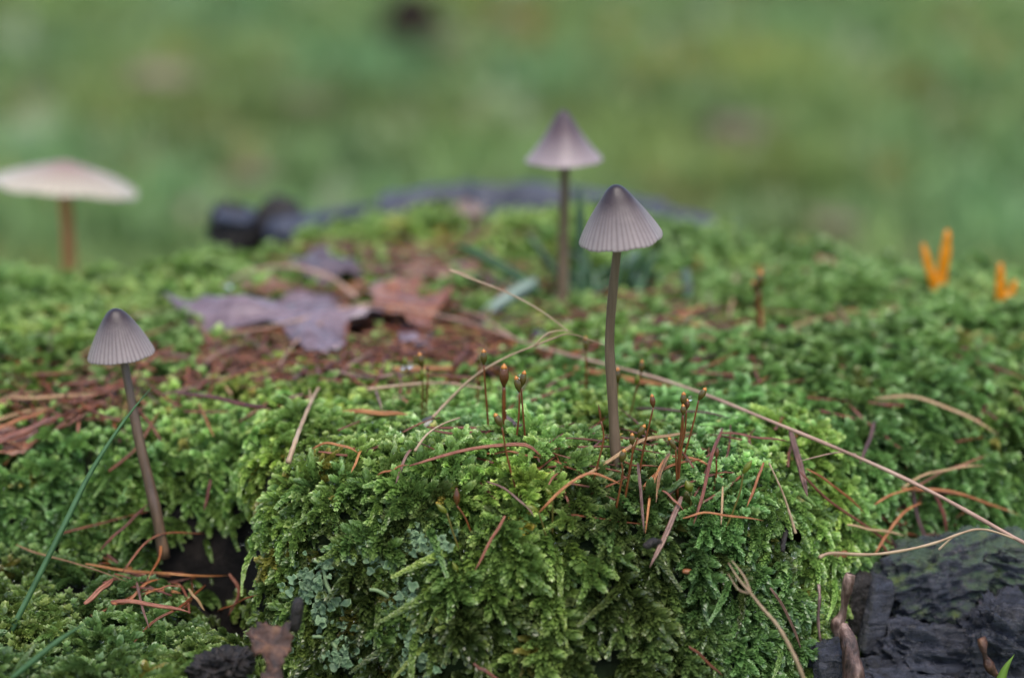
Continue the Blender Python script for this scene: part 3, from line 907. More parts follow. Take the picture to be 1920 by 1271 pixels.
old = (rng.random(n) < 0.02 + 0.16 * sstep(0.35, 0.6, fbm(x / 9, y / 9, 331, 2)))
tint[old] *= np.array([1.15, 0.72, 0.6])
isup = (typ == 6) | (typ == 7)
fwd[isup] = dirv[isup]
upv[isup] = nrm[isup] + 0.35 * rng.normal(size=(isup.sum(), 3))
eul = eulers(fwd, upv)
z = Hs(x, y)
hgt = np.clip(1 - cd / 3.4, -0.3, 1) * np.where(y < 345, 1.6, 1.1) * (1 - 0.35 * steep) - 1.0
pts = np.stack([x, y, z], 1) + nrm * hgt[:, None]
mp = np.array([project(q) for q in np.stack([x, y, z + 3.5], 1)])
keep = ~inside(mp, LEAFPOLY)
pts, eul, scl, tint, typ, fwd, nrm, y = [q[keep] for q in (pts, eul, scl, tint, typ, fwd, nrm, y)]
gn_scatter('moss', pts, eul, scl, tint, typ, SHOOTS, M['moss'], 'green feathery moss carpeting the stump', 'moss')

# ------------------------------------------------------------------ lichen scales on the front face
def lichen_templates():
    coll = bpy.data.collections.new('lichen_scales')
    r = random.Random(3)
    for k in range(4):
        V = [np.zeros(3)]; A = [0.1]; F = []
        m = 14; rings = 3
        ph = [r.uniform(0, 6.28) for _ in range(3)]
        for j in range(1, rings + 1):
            q = j / rings
            for i in range(m):
                a = 2 * math.pi * i / m
                rr = 0.85 * q * (1 + q * (0.22 * math.sin(3 * a + ph[0]) + 0.16 * math.sin(5 * a + ph[1])))
                zz = 0.35 * q * q + 0.22 * q * q * math.sin(4 * a + ph[2])
                V.append(np.array([rr * math.cos(a), rr * math.sin(a), zz])); A.append(0.25 + 0.6 * q ** 3)
        for i in range(m):
            F.append((0, 1 + i, 1 + (i + 1) % m))
        for j in range(rings - 1):
            for i in range(m):
                a = 1 + j * m + i; b = 1 + j * m + (i + 1) % m
                F.append((a, a + m, b + m, b))
        b0 = len(V)     # underside, so the scale has thickness
        for v in list(V): V.append(v + np.array([0, 0, -0.10])); 
        A += [0.1] * b0
        F += [tuple(b0 + q for q in reversed(f)) for f in list(F)]
        for i in range(m):
            a = 1 + (rings - 1) * m + i; b = 1 + (rings - 1) * m + (i + 1) % m
            F.append((a, a + b0, b + b0, b))
        me = mesh_from('lichen_scale', np.array(V) * MM, F)
        at = me.attributes.new('age', 'FLOAT', 'POINT'); at.data.foreach_set('value', np.array(A, np.float32))
        me.materials.append(M['lichen'])
        coll.objects.link(bpy.data.objects.new('scale_%d' % k, me))
    return coll
LICH = lichen_templates()
lp = []
for u, v, su, sv, k in ((770, 1015, 50, 26, 90), (700, 1040, 34, 20, 55), (640, 1060, 26, 20, 30), (815, 1035, 24, 24, 34), (580, 1090, 34, 26, 44), (765, 1125, 30, 28, 50),
                        (770, 1190, 40, 24, 34), (600, 1130, 44, 40, 60), (640, 1225, 40, 30, 40), (545, 1185, 20, 36, 30), (790, 1240, 40, 20, 30)):
    for _ in range(k):
        uu, vv = random.gauss(u, su * 0.6), random.gauss(v, sv * 0.6)
        p = surf(uu, vv, 1.9 + random.random() * 1.4)
        lp.append(p)
lp = np.array(lp)
nl = len(lp)
gxx, gyy = grad(lp[:, 0], lp[:, 1])
ln = np.stack([-gxx, -gyy, np.ones(nl)], 1); ln /= np.linalg.norm(ln, axis=1, keepdims=True)
lup = ln + rng.normal(0, 0.55, (nl, 3)) + np.array([[0, -0.3, 0.35]])
# keep local Z on the scale's own up direction
f0 = rng.normal(size=(nl, 3)); lupn = lup / np.linalg.norm(lup, axis=1, keepdims=True)
f0 = f0 - lupn * np.sum(f0 * lupn, axis=1, keepdims=True)
leul = eulers(f0, lupn)
lt = np.clip(1 + rng.normal(0, 0.15, (nl, 1)), 0.6, 1.4) * np.array([[1.0, 1.0, 0.95]])
gn_scatter('lichen', lp, leul, rng.uniform(0.35, 0.95, nl), lt, rng.integers(0, 4, nl), LICH, M['lichen'], 'grey green leafy lichen scales on the front of the stump', 'lichen')

# ------------------------------------------------------------------ grass on the ground, far out of focus
def tuft_templates():
    coll = bpy.data.collections.new('grass_tufts')
    r = random.Random(9)
    for k in range(4):
        V = []; F = []; A = []
        for i in range(26):
            a = r.uniform(0, 6.28); q = r.uniform(0, 14)
            b = np.array([math.cos(a) * q, math.sin(a) * q, -3.0])
            h = r.uniform(12, 38); la = r.uniform(0, 6.28); ln_ = r.uniform(4, 22)
            t1 = b + np.array([math.cos(la) * ln_ * 0.3, math.sin(la) * ln_ * 0.3, h * 0.65]); t2 = b + np.array([math.cos(la) * ln_, math.sin(la) * ln_, h])
            s = np.array([-math.sin(la), math.cos(la), 0]) * r.uniform(0.8, 1.9)
            n0 = len(V)
            V += [b - s, b + s, t1 + s * 0.8, t1 - s * 0.8, t2]
            A += [0.1, 0.1, 0.5, 0.5, 1.0]
            F += [(n0, n0 + 1, n0 + 2, n0 + 3), (n0 + 3, n0 + 2, n0 + 4)]
        me = mesh_from('grass_tuft', np.array(V) * MM, F)
        at = me.attributes.new('age', 'FLOAT', 'POINT'); at.data.foreach_set('value', np.array(A, np.float32))
        me.materials.append(M['grassy'])
        coll.objects.link(bpy.data.objects.new('tuft_%d' % k, me))
    return coll
TUFT = tuft_templates()
ng_ = 9000
tx = rng.uniform(-1, 1, ng_); ty = 560 + 3000 * rng.random(ng_) ** 1.5
tx = tx * (250 + ty * 0.32)
dens = 0.35 + 0.65 * sstep(-0.1, 0.25, fbm(tx / 130, ty / 200, 201, 3))
kp = rng.random(ng_) < dens
tx, ty = tx[kp], ty[kp]; nt_ = len(tx)
tz = ground_z(tx, ty)
th = fbm(tx / 110, ty / 170, 231, 3)
tv = np.clip(1 + 0.38 * th + rng.normal(0, 0.12, nt_), 0.4, 1.8)
ty_ = np.clip(0.5 + 1.0 * fbm(tx / 150, ty / 220, 251, 3), 0, 1)
ttint = np.stack([tv * (0.75 + 0.5 * ty_), tv, tv * (1.25 - 0.6 * ty_)], 1)
brown = rng.random(nt_) < 0.06
ttint[brown] *= np.array([1.7, 0.9, 0.9])
gn_scatter('grass', np.stack([tx, ty, tz], 1), np.stack([np.zeros(nt_), np.zeros(nt_), rng.uniform(0, 6.28, nt_)], 1), rng.uniform(0.6, 1.3, nt_), ttint, rng.integers(0, 4, nt_), TUFT, M['grassy'], 'blurred green grass and moss on the forest floor', 'grass')

# ------------------------------------------------------------------ mushrooms
def rotfrom(axis):
    return np.array(Vector((0, 0, 1)).rotation_difference(Vector(axis)).to_matrix())

def cap_geo(R, H, prof, centre, axis, seg=144, ribs=44, groove=0.02, ragged=0.03, wave=0.0, seed=0, thick=0.35):
    rot = rotfrom(axis)
    r = random.Random(seed)
    ph = [r.uniform(0, 6.28) for _ in range(6)]
    rr = np.interp(np.linspace(0, 1, 26), np.linspace(0, 1, len(prof)), [p[0] for p in prof])
    hh = np.interp(np.linspace(0, 1, 26), np.linspace(0, 1, len(prof)), [p[1] for p in prof])
    # smooth the profile a little
    for _ in range(2):
        rr[1:-1] = 0.25 * rr[:-2] + 0.5 * rr[1:-1] + 0.25 * rr[2:]; hh[1:-1] = 0.25 * hh[:-2] + 0.5 * hh[1:-1] + 0.25 * hh[2:]
    V = []; UV = []; G = []; F = []
    n = len(rr)
    for j in range(n):
        t = rr[j]
        for i in range(seg):
            a = 2 * math.pi * i / seg
            jit = 0.6 * math.sin(a * 7 + ph[0]) + 0.5 * math.sin(a * 11 + ph[1]) + 0.5 * math.sin(a * 3 + ph[2])
            c = math.cos(a * ribs + jit)
            fade = float(sstep(0.30, 0.78, t))
            g_ = (0.5 - 0.5 * c) ** 3 * fade
            lump = 1 + 0.022 * math.sin(3 * a + ph[2] + 2 * t) + 0.014 * math.sin(5 * a + ph[3] + 3 * t)
            rad = R * t * lump * (1 - groove * g_)
            zz = H * hh[j] + (wave * R * (math.sin(2 * a + ph[4]) + 0.6 * math.sin(3 * a + ph[5])) - ragged * H * (0.5 + 0.5 * c) * 0.25 - ragged * H * 0.6 * math.sin(9 * a + ph[3]) + ragged * H * 1.3 * max(0, math.sin(13 * a + ph[1]) * math.sin(5 * a + ph[4]) - 0.45)) * t ** 4
            V.append(rot @ np.array([rad * math.cos(a), rad * math.sin(a), zz]) + centre)
            UV.append((i / seg, t)); G.append(g_)
    for j in range(n - 1):
        for i in range(seg):
            a = j * seg + i; b = j * seg + (i + 1) % seg
            F.append((a, a + seg, b + seg, b))
    # inner surface
    off = len(V)
    for j in range(n):
        t = rr[n - 1 - j] * (1 - 0.0)
        for i in range(seg):
            s = V[(n - 1 - j) * seg + i]
            inw = rot @ np.array([-math.cos(2 * math.pi * i / seg) * 0.5, -math.sin(2 * math.pi * i / seg) * 0.5, -0.8])
            V.append(s + inw * (thick * (0.25 if j == 0 else 1.0)))
            UV.append((i / seg, t)); G.append(0.0)
    for j in range(n - 1):
        for i in range(seg):
            a = off + j * seg + i; b = off + j * seg + (i + 1) % seg
            F.append((a, a + seg, b + seg, b))
    for i in range(seg):
        a = (n - 1) * seg + i; b = (n - 1) * seg + (i + 1) % seg
        F.append((a, off + i, off + (i + 1) % seg, b))
    return V, F, UV, G

def gills_geo(R, H, centre, axis, prof, count=36):
    rot = rotfrom(axis); V = []; F = []
    rs = [p[0] for p in prof]; hs_ = [p[1] for p in prof]
    for k in range(count):
        a = 2 * math.pi * k / count
        d = np.array([math.cos(a), math.sin(a), 0]); s = np.array([-math.sin(a), math.cos(a), 0]) * 0.06
        ts = [0.14, 0.4, 0.7, 0.94]
        n0 = len(V)
        for t in ts:
            top = float(np.interp(t, rs, hs_)) * H - 0.35
            low = top - 0.28 * H * math.sin(math.pi * min(1, max(0.05, t * 0.95 + 0.05))) * 0.7 - 0.1
            low = max(low, 0.02 * H)
            low = min(low, top - 0.05)
            for sg in (1, -1):
                V.append(rot @ (d * (t * R) + s * sg + np.array([0, 0, top])) + centre)
                V.append(rot @ (d * (t * R) + s * sg + np.array([0, 0, low])) + centre)
        for q in range(len(ts) - 1):
            b = n0 + q * 4
            F += [(b, b + 4, b + 5, b + 1), (b + 2, b + 3, b + 7, b + 6), (b + 1, b + 5, b + 7, b + 3)]
    return V, F

BELL = [(0, 1), (.07, .996), (.14, .97), (.21, .925), (.28, .865), (.36, .785), (.45, .69), (.54, .595), (.63, .50), (.72, .395), (.81, .28), (.90, .16), (.96, .07), (1.0, 0.0)]
DOME = [(0, 1), (.08, .995), (.16, .97), (.25, .925), (.33, .86), (.42, .775), (.51, .68), (.60, .58), (.69, .47), (.78, .35), (.86, .24), (.93, .13), (.98, .05), (1.0, 0.0)]
FLARE = [(0, 1), (.06, .99), (.13, .95), (.20, .87), (.28, .76), (.36, .65), (.45, .54), (.54, .44), (.63, .345), (.72, .255), (.81, .17), (.90, .09), (.96, .035), (1.0, 0.0)]
FLAT = [(0, 1), (.07, .98), (.14, .93), (.22, .84), (.32, .74), (.42, .66), (.52, .57), (.62, .47), (.72, .36), (.81, .25), (.89, .14), (.95, .05), (.985, -.02), (1.0, -.09)]

def mushroom(label, stem_pix, ys, rad_px, R, H, axis, prof, capm, stemm, group, ribs=44, groove=0.02, ragged=0.03, wave=0.0, seed=0, cap_shift=(0, 0, 0), seg=144):
    path = catmull([P(u, v, yy) for (u, v), yy in zip(stem_pix, ys)], 30)      # foot to top
    t = thing('mushroom', label, 'mushroom', path[0], group)
    rm = [r_ for r_ in rad_px]
    rad = lambda s: float(np.interp(s, np.linspace(0, 1, len(rm)), rm)) * (1 + 0.04 * math.sin(s * 23 + seed))
    axis = np.array(axis, float); axis /= np.linalg.norm(axis)
    centre = path[-1] + np.array(cap_shift)
    ext = centre + axis * (0.72 * H)
    path2 = path + [path[-1] * (1 - q) + ext * q for q in (0.35, 0.7, 1.0)]
    n1 = len(path)
    rr = [rad(min(1, i / (n1 - 1))) for i in range(len(path2))]
    V, F = tube(path2, rr, 14)
    obj('stem', V, F, stemm, t)
    V, F, UV, G = cap_geo(R, H, prof, centre, axis, seg=seg, ribs=ribs, groove=groove, ragged=ragged, wave=wave, seed=seed)
    c = obj('cap', V, F, capm, t, base=centre)
    me = c.data
    ul = me.uv_layers.new(name='UVMap')
    li = np.empty(len(me.loops), np.int32); me.loops.foreach_get('vertex_index', li)
    uva = np.array(UV, np.float32)[li]
    ul.data.foreach_set('uv', uva.ravel())
    at = me.attributes.new('groove', 'FLOAT', 'POINT'); at.data.foreach_set('value', np.array(G, np.float32))
    V, F = gills_geo(R, H, centre, axis, prof)
    obj('gills', V, F, M['gills'], c)
    return t

GM = 'grey bonnet mushrooms growing on the stump'
y1 = surf(1158, 905, 0)[1]
mushroom('tall grey bonnet mushroom with ribbed bell cap beside the brown moss capsules', [(1162, 925), (1157, 880), (1152, 810), (1148, 740), (1143, 650), (1147, 570), (1155, 490), (1160, 446)], [y1 + q for q in (0, 0, 0.5, 1, 1.5, 1.5, 1, 0.8)],
         [0.92, 0.84, 0.78, 0.74, 0.68, 0.64], 6.2, 8.2, (-0.13, -0.10, 1), BELL, M['cap'], M['stem'], GM, ribs=46, groove=0.007, ragged=0.02, seed=3, cap_shift=(0.4, 0, -0.1), seg=368)
mushroom('small grey bonnet mushroom behind the long green grass blade on the left', [(308, 1045), (294, 965), (281, 910), (262, 830), (246, 750), (235, 690), (230, 664)], [316, 316, 317, 318, 319, 320, 320],
         [0.95, 0.9, 0.85, 0.76, 0.64, 0.56], 5.2, 7.4, (-0.08, -0.06, 1), DOME, M['cap'], M['stem_rust'], GM, ribs=44, groove=0.012, ragged=0.012, seed=8, cap_shift=(-0.25, 0, 0), seg=320)
y3 = surf(1055, 590, 0)[1]
mushroom('pale pointed bonnet mushroom rising highest at the back beside dark grass', [(1054, 595), (1055, 560), (1056, 480), (1058, 400), (1059, 330), (1058, 300)], [y3] * 6,
         [1.35, 1.15, 1.0, 0.9, 0.84, 0.8], 7.3, 9.4, (-0.03, -0.04, 1), FLARE, M['cap_far'], M['stem'], GM, ribs=40, groove=0.012, ragged=0.01, seed=12, seg=240)
mushroom('wide flat cream mushroom with pinkish centre and rusty stem at the left rim', [(134, 560), (131, 505), (127, 440), (122, 368), (121, 345)], [455] * 5,
         [1.6, 1.5, 1.4, 1.3, 1.3], 15.6, 5.0, (0.12, 0.03, 1), FLAT, M['cap_flat'], M['stem_brown'], None, ribs=36, groove=0.01, ragged=0.05, wave=0.03, seed=17, seg=160)
# a small dark one far behind on the ground
yb = 1900.0
mushroom('small dark brown mushroom on a thin stem far behind in the grass', [(812, 190), (802, 130), (782, 80), (776, 62)], [1900, 1900, 1900, 1900],
         [4, 3.5, 3, 3], 33, 40, (-0.1, 0, 1), DOME, M['dark_cap'], M['stem_brown'], None, ribs=20, groove=0.0, ragged=0.02, seed=19, seg=64)

# ------------------------------------------------------------------ orange jelly fungus
def jelly(label, prongs, y):
    base = P(*prongs[0][0][0], y)
    t = thing('jelly_fungus', label, 'fungus', base, 'orange antler fungi on the right')
    for pix, r0 in prongs:
        path = catmull([P(u, v, y) for u, v in pix], 22)
        V, F = tube(path, lambda s: r0 * (1.05 - 0.5 * s ** 1.6) * (1 + 0.05 * math.sin(s * 17 + r0 * 9)) * (1.0 if s < 0.82 else math.sqrt(max(0.02, 1 - ((s - 0.82) / 0.185) ** 2))), 12, 0.8)
        V = [v + np.array([0.18 * mn.noise(Vector(v) * 0.9), 0.18 * mn.noise(Vector(v) * 0.9 + Vector((9, 0, 0))), 0]) for v in V]
        obj('prong', V, F, M['jelly'], t)
yj = surf(1755, 550, 3.5)[1]
jelly('orange forked jelly fungus standing with two prongs on the mossy rim', [([(1757, 560), (1765, 520), (1773, 470), (1777, 430)], 1.15), ([(1757, 554), (1748, 520), (1737, 485), (1730, 455)], 0.95)], yj)
yj2 = surf(1885, 558, 5.0)[1]
jelly('smaller orange jelly fungus with one long and one short prong', [([(1876, 562), (1876, 525), (1876, 492)], 0.95), ([(1886, 560), (1898, 545), (1904, 525)], 0.8)], yj2)

# ------------------------------------------------------------------ moss capsules on stalks
def sporophyte(label, tip, neck, stalk, kind='capsule', lid=True, w=0.62, y=None, lift=1.6, stalkm=None, thick=0.15, dy=0.0, group='brown moss capsules on wiry stalks'):
    u, v = stalk[-1]
    if y is None:
        y = surf(u, v, lift)[1]
    y += dy
    w *= 0.9
    b = P(u, v, y)
    t = thing('moss_capsule', label, 'moss capsule', b, group)
    pth = catmull([P(a, c, y) for a, c in reversed([neck] + stalk)], 14)
    V, F = tube(pth, lambda s: thick * (1.1 - 0.25 * s), 6)
    obj('stalk', V, F, stalkm or (M['stalk_green'] if kind == 'capsule_green' else M['stalk']), t)
    p0, p1 = P(*neck, y), P(*tip, y)
    ax = p1 - p0; L = np.linalg.norm(ax)
    body_end = 0.80 if lid else 1.0
    n = 9
    path = [p0 + ax * (body_end * i / n) for i in range(n + 1)]
    if lid:
        rad = [w * q for q in (0.28, 0.45, 0.66, 0.85, 0.96, 1.0, 0.98, 0.9, 0.78, 0.66)]
    else:
        rad = [w * q for q in (0.25, 0.5, 0.75, 0.92, 1.0, 0.96, 0.82, 0.6, 0.36, 0.06)]
    V, F = tube(path, rad, 10)
    c = obj('capsule', V, F, M[kind], t, base=p0)
    if lid:
        path = [p0 + ax * q for q in (0.79, 0.84, 0.89, 0.94, 1.0)]
        V, F = tube(path, [w * q for q in (0.70, 0.66, 0.52, 0.30, 0.06)], 10)
        obj('lid', V, F, M['lid'], c)
    return t
S_ = sporophyte
S_('moss capsule with a thin orange lid, left one of the back pair', (786, 660), (792, 690), [(792, 730), (790, 795)])
S_('short yellow green moss capsule in front of a taller stalk', (789, 690), (793, 714), [(793, 750), (791, 800)], 'capsule_green', False, 0.42, dy=-1.0)
S_('tiny blackish moss capsule on a straight stalk right of the yellow green one', (801, 686), (802, 698), [(801, 740), (797, 790)], 'capsule_brown', False, 0.34)
S_('dull olive moss capsule close beside the tall straight orange tipped one', (899, 664), (897, 684), [(897, 720), (893, 775)], 'capsule', False, 0.45)
S_('tall straight moss capsule with bright orange tip left of the largest capsule', (907, 654), (907, 684), [(911, 740), (918, 830)])
S_('largest and glossiest brown moss capsule, on a thick double stalk', (945, 681), (945, 726), [(945, 770), (947, 830)], 'capsule_brown', True, 0.85, thick=0.34)
S_('moss capsule crossing its neighbour just right of the largest capsule', (967, 704), (974, 735), [(972, 790), (962, 865)], w=0.6)
S_('right hand moss capsule of the crossing pair, leaning right', (984, 694), (977, 726), [(982, 790), (988, 862)], w=0.6)
S_('stubby dark moss capsule bending left on a long stalk under the largest capsule', (927, 774), (941, 800), [(952, 860), (975, 945)], w=0.62)
S_('blurred olive moss capsule standing alone left of the tall mushroom stem', (1098, 630), (1099, 660), [(1099, 700), (1096, 770)], w=0.5)
S_('moss capsule peeping out from behind the right side of the tall mushroom stem', (1158, 688), (1158, 718), [(1156, 760), (1153, 830)], w=0.6, dy=6)
S_('pale soft moss capsule right of the tall mushroom stem, above a green one', (1204, 674), (1202, 700), [(1192, 735), (1180, 790)], w=0.5)
S_('translucent green moss capsule leaning on a reddish stalk right of the tall stem', (1196, 700), (1193, 722), [(1188, 750), (1176, 800)], 'capsule_green', False, 0.5, dy=-1.5)
S_('reddish brown moss capsule with slender beak on a bent stalk', (1222, 738), (1225, 764), [(1214, 810), (1205, 850), (1196, 905)], 'capsule_brown', w=0.5)
S_('moss capsule with orange tip leaning far right over a joined stalk', (1210, 795), (1196, 820), [(1185, 855), (1172, 930)], w=0.52)
S_('upright egg shaped moss capsule beside the one leaning right', (1185, 811), (1186, 834), [(1184, 865), (1170, 945)], w=0.52, dy=-0.8)
S_('moss capsule with big orange tip right in front of the tall stem foot', (1171, 841), (1165, 866), [(1167, 890), (1155, 955)], w=0.58, dy=-1.5)
S_('topmost moss capsule of the tight cluster of three', (1282, 734), (1281, 760), [(1277, 810), (1272, 860), (1270, 935)], w=0.55)
S_('rear moss capsule of the tight cluster, with dark brown lid', (1289, 747), (1287, 768), [(1284, 810), (1274, 860), (1271, 935)], 'capsule_brown', w=0.5, dy=0.8)
S_('lowest moss capsule of the tight cluster of three', (1281, 757), (1281, 778), [(1280, 820), (1275, 870), (1270, 935)], w=0.5, dy=-0.8)
S_('dark moss capsule leaning right against the long straw', (1324, 726), (1310, 750), [(1302, 785), (1290, 830), (1274, 880)], w=0.58)
S_('small moss capsule bending left at the foot of the tight cluster', (1253, 819), (1267, 843), [(1268, 870), (1270, 930)], w=0.48, dy=-1.2)
S_('rusty brown moss capsule standing on the front slope of the cushion', (856, 914), (857, 948), [(872, 970), (883, 1000), (884, 1020)], 'capsule_brown', False, 0.55)
S_('olive green moss capsule lying over on the front slope', (818, 944), (838, 962), [(850, 1000), (866, 1045)], 'capsule_green', False, 0.52)
S_('plump yellow green moss capsule nodding left on the front slope', (983, 946), (1010, 960), [(1018, 985), (1032, 1030)], 'capsule_green', False, 0.6)
S_('small green moss capsule on a jointed brown stalk in front of an arching needle', (1022, 915), (1036, 930), [(1036, 965), (1036, 1000)], 'capsule_green', False, 0.42)
S_('orange beaded moss capsule hanging head down', (1141, 1015), (1142, 998), [(1143, 975), (1158, 945), (1157, 925)], 'capsule_brown', False, 0.5)
S_('yellow green moss leaf capsule on a short stalk before the leaning needle', (1286, 900), (1296, 922), [(1296, 945), (1292, 975)], 'capsule_green', False, 0.75)
S_('bright green pointed moss capsule slanting at the right of the cushion', (1410, 862), (1393, 888), [(1388, 920), (1370, 970), (1350, 1010)], 'capsule_green', False, 0.55)
S_('blurred thick moss capsule standing upright in the soft moss at right', (1426, 505), (1424, 545), [(1424, 600), (1426, 660)], w=0.85, thick=0.3)
S_('blurred moss capsule leaning left against a taller one in the soft moss', (1411, 525), (1419, 552), [(1422, 600), (1424, 655)], w=0.65, thick=0.24)
S_('yellowish stalked moss capsule low in the drooping moss of the front face', (830, 1166), (815, 1160), [(842, 1180), (848, 1192)], 'capsule_green', False, 0.5)
S_('tiny yellow moss capsule beside crossing needles on the front face', (848, 1053), (860, 1075), [(862, 1085), (866, 1100)], 'capsule_green', False, 0.45)
S_('bare hooked moss stalk rising left of the tall mushroom foot', (1122, 757), (1127, 790), [(1132, 820), (1122, 865), (1110, 905), (1085, 925)], 'capsule_brown', False, 0.22)
S_('small brown moss capsule at dusk green cushion right of the cluster', (1346, 838), (1343, 860), [(1343, 890), (1337, 925)], 'capsule_brown', False, 0.35)

# ------------------------------------------------------------------ curled lichen stalks on the front face
for lab, pix in (('pale green lichen stalk curling left at the top of the scale patch', [(655, 1072), (652, 1050), (645, 1035), (635, 1022)]),
                 ('longest pale green lichen stalk bent like a hook on the front face', [(622, 1115), (612, 1090), (608, 1065), (600, 1050), (590, 1044)]),
                 ('pale green lichen stalk tipping left above a rounded lichen lobe', [(735, 1122), (722, 1112), (708, 1102), (694, 1098)]),
                 ('lowest pale green lichen stalk, drooping above the dark hollow', [(652, 1225), (632, 1212), (618, 1196), (604, 1188), (588, 1186)])):
    pth = route(pix, 2.4, n=16)
    q0 = pth[0][1]
    pth = [p + np.array([0, -1.5 * i / 16, 0]) for i, p in enumerate(pth)]
    V, F = tube(pth, lambda s: 0.34 - 0.1 * s + 0.03 * math.sin(s * 40), 9)
    o = obj('lichen_stalk', V, F, simple('lichen_stalk', [(0.3, (0.17, 0.27, 0.13)), (0.7, (0.29, 0.42, 0.22))], 900, 0.7, 0.4, 0.0002) if 'lichen_stalk' not in bpy.data.materials else bpy.data.materials['lichen_stalk'])
    tag(o, lab, 'lichen stalk', 'curled lichen stalks')

# ------------------------------------------------------------------ pine needles, one by one
PROF = [(-1, 0), (-0.62, 0.52), (-0.16, 0.46), (0, 0.16), (0.16, 0.46), (0.62, 0.52), (1, 0), (0.5, -0.42), (-0.5, -0.42)]
def needle_obj(name, path, rad, mat):
    """half round needle with a groove down its length, UV along and around"""
    n = len(path); V = []; F = []; UV = []
    m = len(PROF); tw = random.uniform(-0.9, 0.9); tw0 = random.uniform(-0.5, 0.5); prev = None
    ll = 0.0
    for i in range(n):
        p = path[i]
        if i: ll += np.linalg.norm(p - path[i - 1])
        t = np.array(path[min(i + 1, n - 1)]) - np.array(path[max(i - 1, 0)]); t = t / (np.linalg.norm(t) + 1e-9)
        ref = prev if prev is not None else (np.array([0, -0.6, 0.8]) if abs(t[2] * 0.8 - t[1] * 0.6) < 0.95 else np.array([1.0, 0, 0]))
        up = ref - t * (ref @ t); up /= np.linalg.norm(up) + 1e-9; prev = up
        sd_ = np.cross(t, up); q = i / (n - 1); a = tw0 + tw * q; r = rad(q)
        for k, (px, pz) in enumerate(PROF):
            x_ = px * math.cos(a) - pz * math.sin(a); z_ = px * math.sin(a) + pz * math.cos(a)
            V.append(p + sd_ * (r * x_) + up * (r * z_)); UV.append((k / m, ll * 0.1))
    for i in range(n - 1):
        for k in range(m):
            a = i * m + k; b = i * m + (k + 1) % m
            F.append((a, b, b + m, a + m))
    F.append(tuple(range(m - 1, -1, -1))); F.append(tuple(range((n - 1) * m, n * m)))
    o = obj(name, V, F, mat)
    ul = o.data.uv_layers.new(name='UVMap')
    li = np.empty(len(o.data.loops), np.int32); o.data.loops.foreach_get('vertex_index', li)
    ul.data.foreach_set('uv', np.array(UV, np.float32)[li].ravel())
    return o

def needle(pix, w, mat, label, group, ys=None, lift=4.8, n=12, flat=0.55, name='pine_needle', sheath=False):
    pth = route(pix, lift, ys, n)
    # a dry needle is slightly wavy
    ph = random.random() * 6
    pth = [p + np.array([0.0, 0.0, 0.12 * math.sin(ph + i * 0.9)]) for i, p in enumerate(pth)]
    w = w * 0.52
    rad = lambda s: w * (0.55 + 0.45 * min(1, s / 0.12)) * (1.0 if s < 0.72 else max(0.12, 1 - ((s - 0.72) / 0.28) ** 1.6 * 0.88))
    o = needle_obj(name, pth, rad, M[mat])
    return tag(o, label, 'pine needle' if name == 'pine_needle' else name.replace('_', ' '), group)
G1 = 'single pine needles on the front cushion'; G2 = 'pine needles at the right by the bark'; G3 = 'pine needles on the low ledge at left'; G4 = 'blurred pine needles in the soft moss'
O, RD, TN, PU = 'needle_orange', 'needle_red', 'needle_tan', 'needle_purple'
